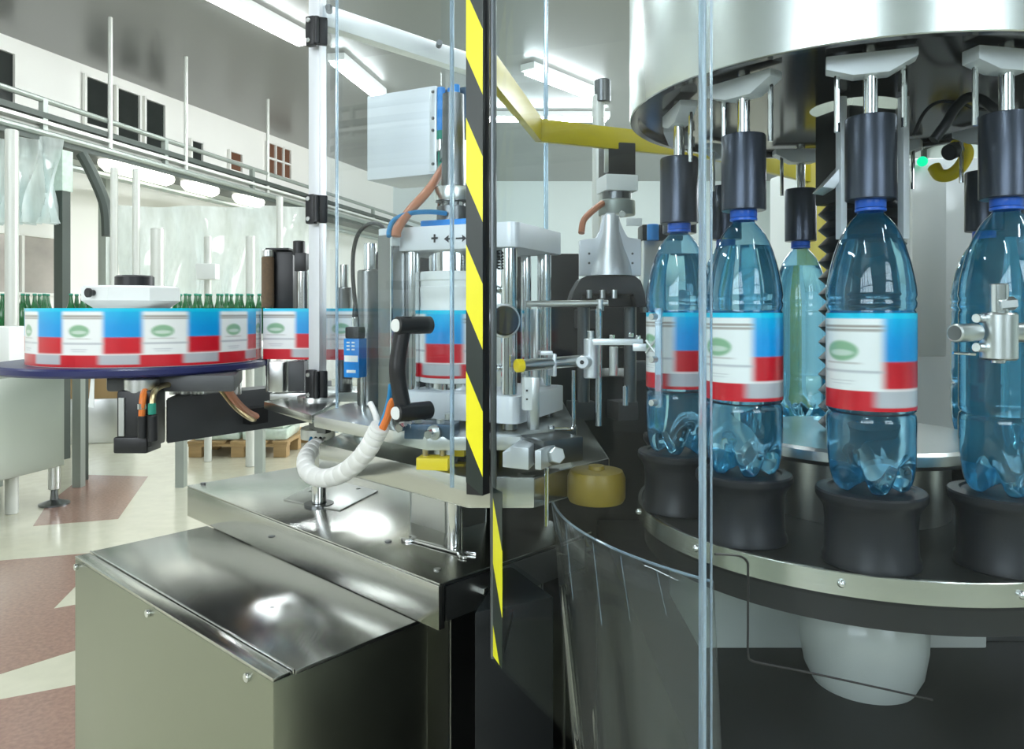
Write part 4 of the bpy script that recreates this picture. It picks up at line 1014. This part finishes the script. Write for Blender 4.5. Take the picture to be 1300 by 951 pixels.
# bell-shaped bracket with motor
bk2 = thing('capstan_motor', 'silver bracket with motor stack and black guard beside the carousel', 'motor', at(775, 390, 1.4))
Yk = 1.36
outline = [(736, 350), (736, 305), (757, 302), (762, 292), (765, 276), (770, 270), (780, 270), (785, 276), (791, 290), (797, 301), (814, 304), (814, 350)]
MB().extrude([at(px, py, Yk) for px, py in outline], (0, .02, 0), .0015).build('bracket_plate', 'alu_white', bk2)
MB().lathe(at(775, 350, Yk+.012), [(0, 0), (.040, 0), (.037, .02), (.026, .05), (.019, .08), (.017, .11), (0, .112)], 32).build('bell', 'alu', bk2)
for px in (748, 803):
    for py in (322, 334): MB().cyl(at(px, py, Yk-.0), at(px, py, Yk-.002), .0022, n=8).build('screw', 'dark_steel', bk2)
gb = MB().extrude([at(px, py, Yk-.03) for px, py in ((722, 390), (728, 370), (737, 354), (745, 350), (806, 350), (814, 356), (819, 372), (821, 390), (808, 390), (804, 374), (740, 374), (735, 390))], (0, .1, 0), .003).build('guard', 'black', bk2)
MB().box(at(772, 380, Yk+.04), (.11, .06, .03), 0, .004).build('dark_core', 'black', bk2)
for px in (748, 765, 780): MB().cyl(at(px, 368, Yk-.035), at(px, 379, Yk-.035), .005, n=8).build('nut', 'satin', bk2)
Ym = 1.42
mx_ = xat(783, Ym)
MB().lathe((mx_, Ym, 0), [(0, H+.18), (.034, H+.18), (.035, H+.182), (.035, H+.206), (.033, H+.208), (0, H+.208)], 32).build('gear_ring', 'rail_green', bk2)
MB().lathe((mx_, Ym, 0), [(0, H+.208), (.028, H+.208), (.028, H+.224), (0, H+.224)], 20).build('flange', 'dark_steel', bk2)
MB().box((mx_, Ym, H+.238), (.062, .062, .03), .2, .002).build('body', 'white', bk2)
MB().box((mx_, Ym, H+.283), (.055, .055, .06), .2, .002).build('motor', 'black', bk2)
MB().box((mx_-.02, Ym-.03, H+.283), (.016, .004, .055), .2, .001).build('motor_rib', 'satin', bk2)
MB().box(at(805, 282, 1.33), (.028, .004, .014), 0, .001).build('type_plate', 'white', bk2)
MB().tube([at(765, 258, 1.40), at(752, 268, 1.38), at(741, 280, 1.37), at(738, 296, 1.36)], .006, 8).build('cable', 'salmon', bk2)
MB().cyl(at(790, 272, 1.36), at(790, 272, 1.33), .006).build('lug', 'satin', bk2)
MB().cyl((mx_-.06, Ym+.03, H-.178), (mx_-.06, Ym+.03, H+.06), .012).build('support_rod', 'dark_steel', bk2)
MB().cyl((mx_+.03, Ym+.03, H-.178), (mx_+.03, Ym+.03, H+.06), .012).build('support_rod', 'dark_steel', bk2)

# machine body behind
rm = thing('rear_machine', 'dark grey machine body behind the clamps and motor', 'machine', (.2, 1.75, 0))
MB().box((.17, 1.86, .55), (.62, .3, 1.1), 0, .01).build('dark_case', 'dark_case', rm)
MB().box((xat(838, 1.66), 1.66, H+.075), (.085, .05, .16), 0, .004).build('grey_panel', 'satin', rm)
MB().box((xat(838, 1.66), 1.66, H+.17), (.09, .06, .035), 0, .004).build('cover', 'black', rm)
MB().cyl((xat(830, 1.6), 1.61, H+.15), (xat(830, 1.6), 1.61, H+.185), .013, n=16).build('blue_plug', 'blue', rm)
MB().box((xat(776, 1.70), 1.72, H-.06), (.2, .08, .14), 0, .004).build('dark_block', 'dark_case', rm)
MB().box((xat(700, 1.65), 1.66, H-.09), (.05, .06, .2), 0, .004).build('column', 'dark_steel', rm)
MB().cyl((xat(757, 2.0), 1.95, 1.1), (xat(757, 2.0), 1.95, H+.56), .016, n=14).build('mast', 'pale_pipe', rm)
MB().cyl((xat(762, 2.0), 1.95, H+.54), (xat(762, 2.0), 1.95, H+.60), .022, n=14).build('mast_head', 'dark_steel', rm)
for pa, pb, ya, yb in ((622, 667, 322, 528), (686, 735, 322, 528), (668, 685, 395, 528)):
    q0 = at(pa, ya, 1.60); q1 = at(pb, yb, 1.60); MB().box(((q0.x+q1.x)/2, 1.615, (q0.z+q1.z)/2), (q1.x-q0.x, .03, q0.z-q1.z), 0, .002).build('back_plate', 'dark_case', rm)
for px, py in ((745, 405), (790, 520), (735, 520), (812, 470)):
    q = at(px, py, 1.6); MB().box(q, (.05, .05, .04), .4, .003).build('fitting', 'grey_beam', rm)

# yellow machine frame
yf = thing('yellow_gantry', 'yellow painted bent flat arm between the hood and hazard tape', 'frame', at(690, 180, 1.33))
pts = [V(-.045, .90, 0), V(.047, 1.33, 0), V(.40, 1.49, 0)]
def flat_bar(a, b, z0, z1, th, name, m, par):
    d = (b-a).normalized(); n = V(-d.y, d.x, 0)*th/2
    return MB().prism([tuple((a+n).xy), tuple((b+n).xy), tuple((b-n).xy), tuple((a-n).xy)], z0, z1, .001).build(name, m, par)
flat_bar(V(-.032, .975, 0), pts[1], H+.30, H+.342, .012, 'arm', 'yellow', yf)
flat_bar(pts[1]+V(-.004, -.002, 0), pts[2], H+.30, H+.340, .012, 'arm', 'yellow', yf)
MB().box((xat(1036, 1.78), 1.78, (H+.36)/2+.35), (.07, .06, H+.36-.7), 0, .003).build('post', 'yellow', yf)
flat_bar(pts[2], V(xat(1036, 1.78), 1.78, 0), H+.30, H+.340, .012, 'arm', 'yellow', yf)
MB().box((xat(1036, 1.78), 1.78, .35), (.2, .2, .7), 0, .01).build('pedestal', 'dark_steel', yf)
tag(MB().lathe((xat(757, 1.06), 1.06, H-.2695), [(0, 0), (.038, 0), (.041, .006), (.041, .034), (.037, .043), (.012, .0445), (.011, .05), (0, .05)], 32).build('yellow_buffer', 'shaded'), 'round amber yellow buffer cap low between table and carousel', 'cap')

MB().box((1.25, 1.45, H/2+.2), (.34, .5, H+.4), .1, .01).build('unseen_dark_box', 'dark_case', rm)  # unseen dark box added to darken what the rightmost bottle refracts

# ================================================================== FIXED GUARDS
fg = thing('fixed_guard', 'clear fixed acrylic guard with upright corner in front of carousel', 'guard', (.15, .6, H-.45))
G0, G1, G2 = V(-.0225, .90, 0), V(.145, .559, 0), V(.145+.98*.55, .559+.2*.55, 0)
pane('clear_panel', [tuple(G0.xy), tuple(G1.xy)], H-.42, H+.80, fg)
pane('clear_panel', [tuple(G1.xy), tuple(G2.xy)], H-.42, H+.80, fg)
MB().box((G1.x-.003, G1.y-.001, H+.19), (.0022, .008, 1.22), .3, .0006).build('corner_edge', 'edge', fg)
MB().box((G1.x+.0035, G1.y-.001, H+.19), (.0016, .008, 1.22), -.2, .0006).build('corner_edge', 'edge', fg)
d = (G1-G0).normalized(); q = G0+d*.026
tape_strip('hazard_tape', tuple((G0+d*.001).xy), tuple(q.xy), H-.415, H-.42, H-.213, fg, 'tape')
MB().cyl(V(G0.x, G0.y+.004, H-.42), V(G0.x, G0.y+.004, H+.80), .004, n=8).build('end_profile', 'dark_steel', fg)
MB().cyl((G2.x, G2.y, 0), (G2.x, G2.y, H-.42), .012, n=12).build('stand', 'dark_steel', fg)
MB().box((-.010, .962, H-.412), (.012, .11, .012), -.1, .001).build('bracket', 'dark_case', fg)
# dark seam round the service flap in the front panel
def on_front(px, py):
    n = V(-.2, .98, 0); dv_ = V((px-CX)/FPX, 1, -(py-HY)/FPX); t = (G1.x*n.x+G1.y*n.y)/(dv_.x*n.x+dv_.y*n.y)
    return dv_*t+V(0, 0, H)+V(.2, -.98, 0)*.003
MB().tube([on_front(px, py) for px, py in ((905, 702), (925, 703), (938, 705), (946, 712), (947, 725), (947, 790), (947, 828), (951, 836), (965, 840), (1030, 853), (1090, 866), (1180, 886))], .0009, 6, 6).build('flap_seam', 'black', fg)
# scuffed curved inner skirt
sk = MB(); t_ = sk.bm; rows = []
n_ = 40
for j in range(9):
    v = j/8; row = []
    for i in range(n_+1):
        an = math.radians(168+60*i/n_); r = .432-.035*v+.004*math.sin(i*.9)*v
        row.append(t_.verts.new((CC.x+r*math.cos(an), CC.y+r*math.sin(an), H-.272-.36*v)))
    rows.append(row)
for A, B in zip(rows, rows[1:]):
    for i in range(n_): t_.faces.new((A[i], A[i+1], B[i+1], B[i]))
skt = thing('splash_skirt', 'scuffed clear splash skirt curving below the carousel rim', 'guard', (CC.x-.35, CC.y-.1, H-.63))
skb = sk.build('sheet', 'skirt', skt)
sm_ = skb.modifiers.new('thickness', 'SOLIDIFY'); sm_.thickness = .004; sm_.offset = 0
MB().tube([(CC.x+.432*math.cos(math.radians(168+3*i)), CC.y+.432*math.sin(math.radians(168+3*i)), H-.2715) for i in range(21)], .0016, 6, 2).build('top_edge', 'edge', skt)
for k in (0, 3, 5, 8, 10, 12):
    an = math.radians(176+3.6*k); r = .434
    MB().tube([(CC.x+(r-.002*j)*math.cos(an+.004*j), CC.y+(r-.002*j)*math.sin(an+.004*j), H-.276-.012*j*(1+(k % 3)*.5)) for j in range(5)], .0005, 4, 2).build('scratch', 'edge', skt)

# clear panel added beyond the machine to carry a bright vertical line
rg = thing('edge_line_panel', 'clear panel added behind the machine for its bright edge line', 'guard', (xat(660, 2.1), 2.1, 0))
pane('clear_panel', [(xat(560, 2.05), 2.05), (xat(693, 2.1), 2.1)], .4, H+1.0, rg)
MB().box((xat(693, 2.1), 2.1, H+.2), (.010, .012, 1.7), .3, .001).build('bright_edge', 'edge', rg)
MB().box((xat(690, 2.1), 2.1, .2), (.06, .06, .4), .3).build('foot', 'dark_steel', rg)
MB().box((xat(563, 2.05), 2.05, .2), (.06, .06, .4), .3).build('foot', 'dark_steel', rg)

# ================================================================== RIGHT SIDE
# pipe clamp before the rightmost bottle
tc = thing('pipe_clamp', 'steel cylindrical pipe clamp in front of the rightmost bottle', 'clamp', at(1268, 462, .70))
Yt = .70
MB().cyl(at(1268, 457, Yt), at(1268, 397, Yt), .0155, n=32).build('body', 'satin', tc)
MB().cyl(at(1267, 457, Yt), at(1267, 461, Yt), .006, n=14).build('bottom_screw', 'chrome', tc)
MB().cyl(at(1240, 422, Yt), at(1212, 423, Yt-.012), .0085, n=24).build('side_tube', 'satin', tc)
MB().cyl(at(1212, 423, Yt-.012), at(1211.6, 423, Yt-.0122), .0068, n=24).build('tube_mouth', 'dark_steel', tc)
for py in (404, 441): MB().cyl(at(1248, py, Yt), at(1239, py, Yt-.005), .0045, n=12).build('lug', 'chrome', tc)
MB().cyl(at(1266, 387, Yt-.004), at(1288, 385, Yt-.004), .0065, n=6).build('top_screw', 'satin', tc)
MB().cyl(at(1268, 397, Yt), at(1268, 360, Yt), .008, n=18).build('upright_rod', 'chrome', tc)
MB().cyl(at(1280, 423, Yt+.0), at(1420, 418, Yt+.03), .0095, n=20).build('cross_rod', 'satin', tc)
MB().cyl(at(1210, 448, Yt), at(1238, 450, Yt), .0015, n=8).build('cotter_pin', 'chrome', tc)
# cable under the hood and yellow hose
tag(MB().tube([at(1185, 178, .93), at(1200, 158, .93), at(1213, 137, .935), at(1228, 124, .94), at(1245, 126, .93), at(1262, 138, .91), at(1282, 147, .90), at(1330, 160, .88)], .0062, 12).build('black_cable', 'black'), 'thick black cable bent under the hood at the right', 'cable')
tag(MB().tube([at(1160, 172, .95), at(1172, 145, .95), at(1190, 130, .95), at(1215, 130, .95), at(1240, 138, .94), at(1265, 140, .92)], .0022, 8).build('thin_cable', 'black'), 'thin dark cable looping behind the thick black cable', 'cable')
yh = thing('yellow_hose', 'curved yellow hose end with dark mouth behind the rightmost head', 'hose', at(1205, 228, 1.22))
MB().tube([at(1186, 212, 1.24), at(1193, 222, 1.23), at(1206, 222, 1.22), at(1219, 212, 1.21), at(1227, 196, 1.2), at(1222, 186, 1.2), at(1210, 186, 1.2)], .0105, 14).build('bend', 'yellow_bright', yh)
MB().cyl(at(1215, 189, 1.2), at(1204, 194, 1.19), .013, n=20).build('mouth', 'black', yh)
# pale machine with green lamp behind
pm = thing('pale_machine', 'pale grey machine cabinet with green lamp behind the carousel', 'machine', (1.2, 2.2, 0))
MB().box((xat(1240, 2.0), 2.2, (H+.42)/2), (.42, .3, H+.42), -.1, .01).build('cabinet', 'frosted', pm)
MB().box((xat(1180, 1.95), 1.96, H+.13), (.09, .02, .5), 0, .004).build('door_panel', 'frosted', pm)
MB().cyl(at(1171, 205, 1.94), at(1171, 205, 1.925), .013, n=20).build('green_lamp', 'green_led', pm)
MB().box((xat(1095, 2.1), 2.25, (H+.42)/2), (.3, .3, H+.42), .1, .01).build('cabinet', 'white', pm)
for px in (1062, 1150): MB().box((xat(px, 1.95), 1.98, H-.1), (.025, .03, 1.3), 0, .003).build('upright', 'satin', pm)
wb2 = thing('wrapped_stack', 'tall stack wrapped in pale plastic at the right behind the bottles', 'stack', (1.85, 3.2, 0))
MB().box((1.85, 3.2, .75), (.8, .6, 1.5), .3, .05).build('wrapped_load', 'wrap', wb2)
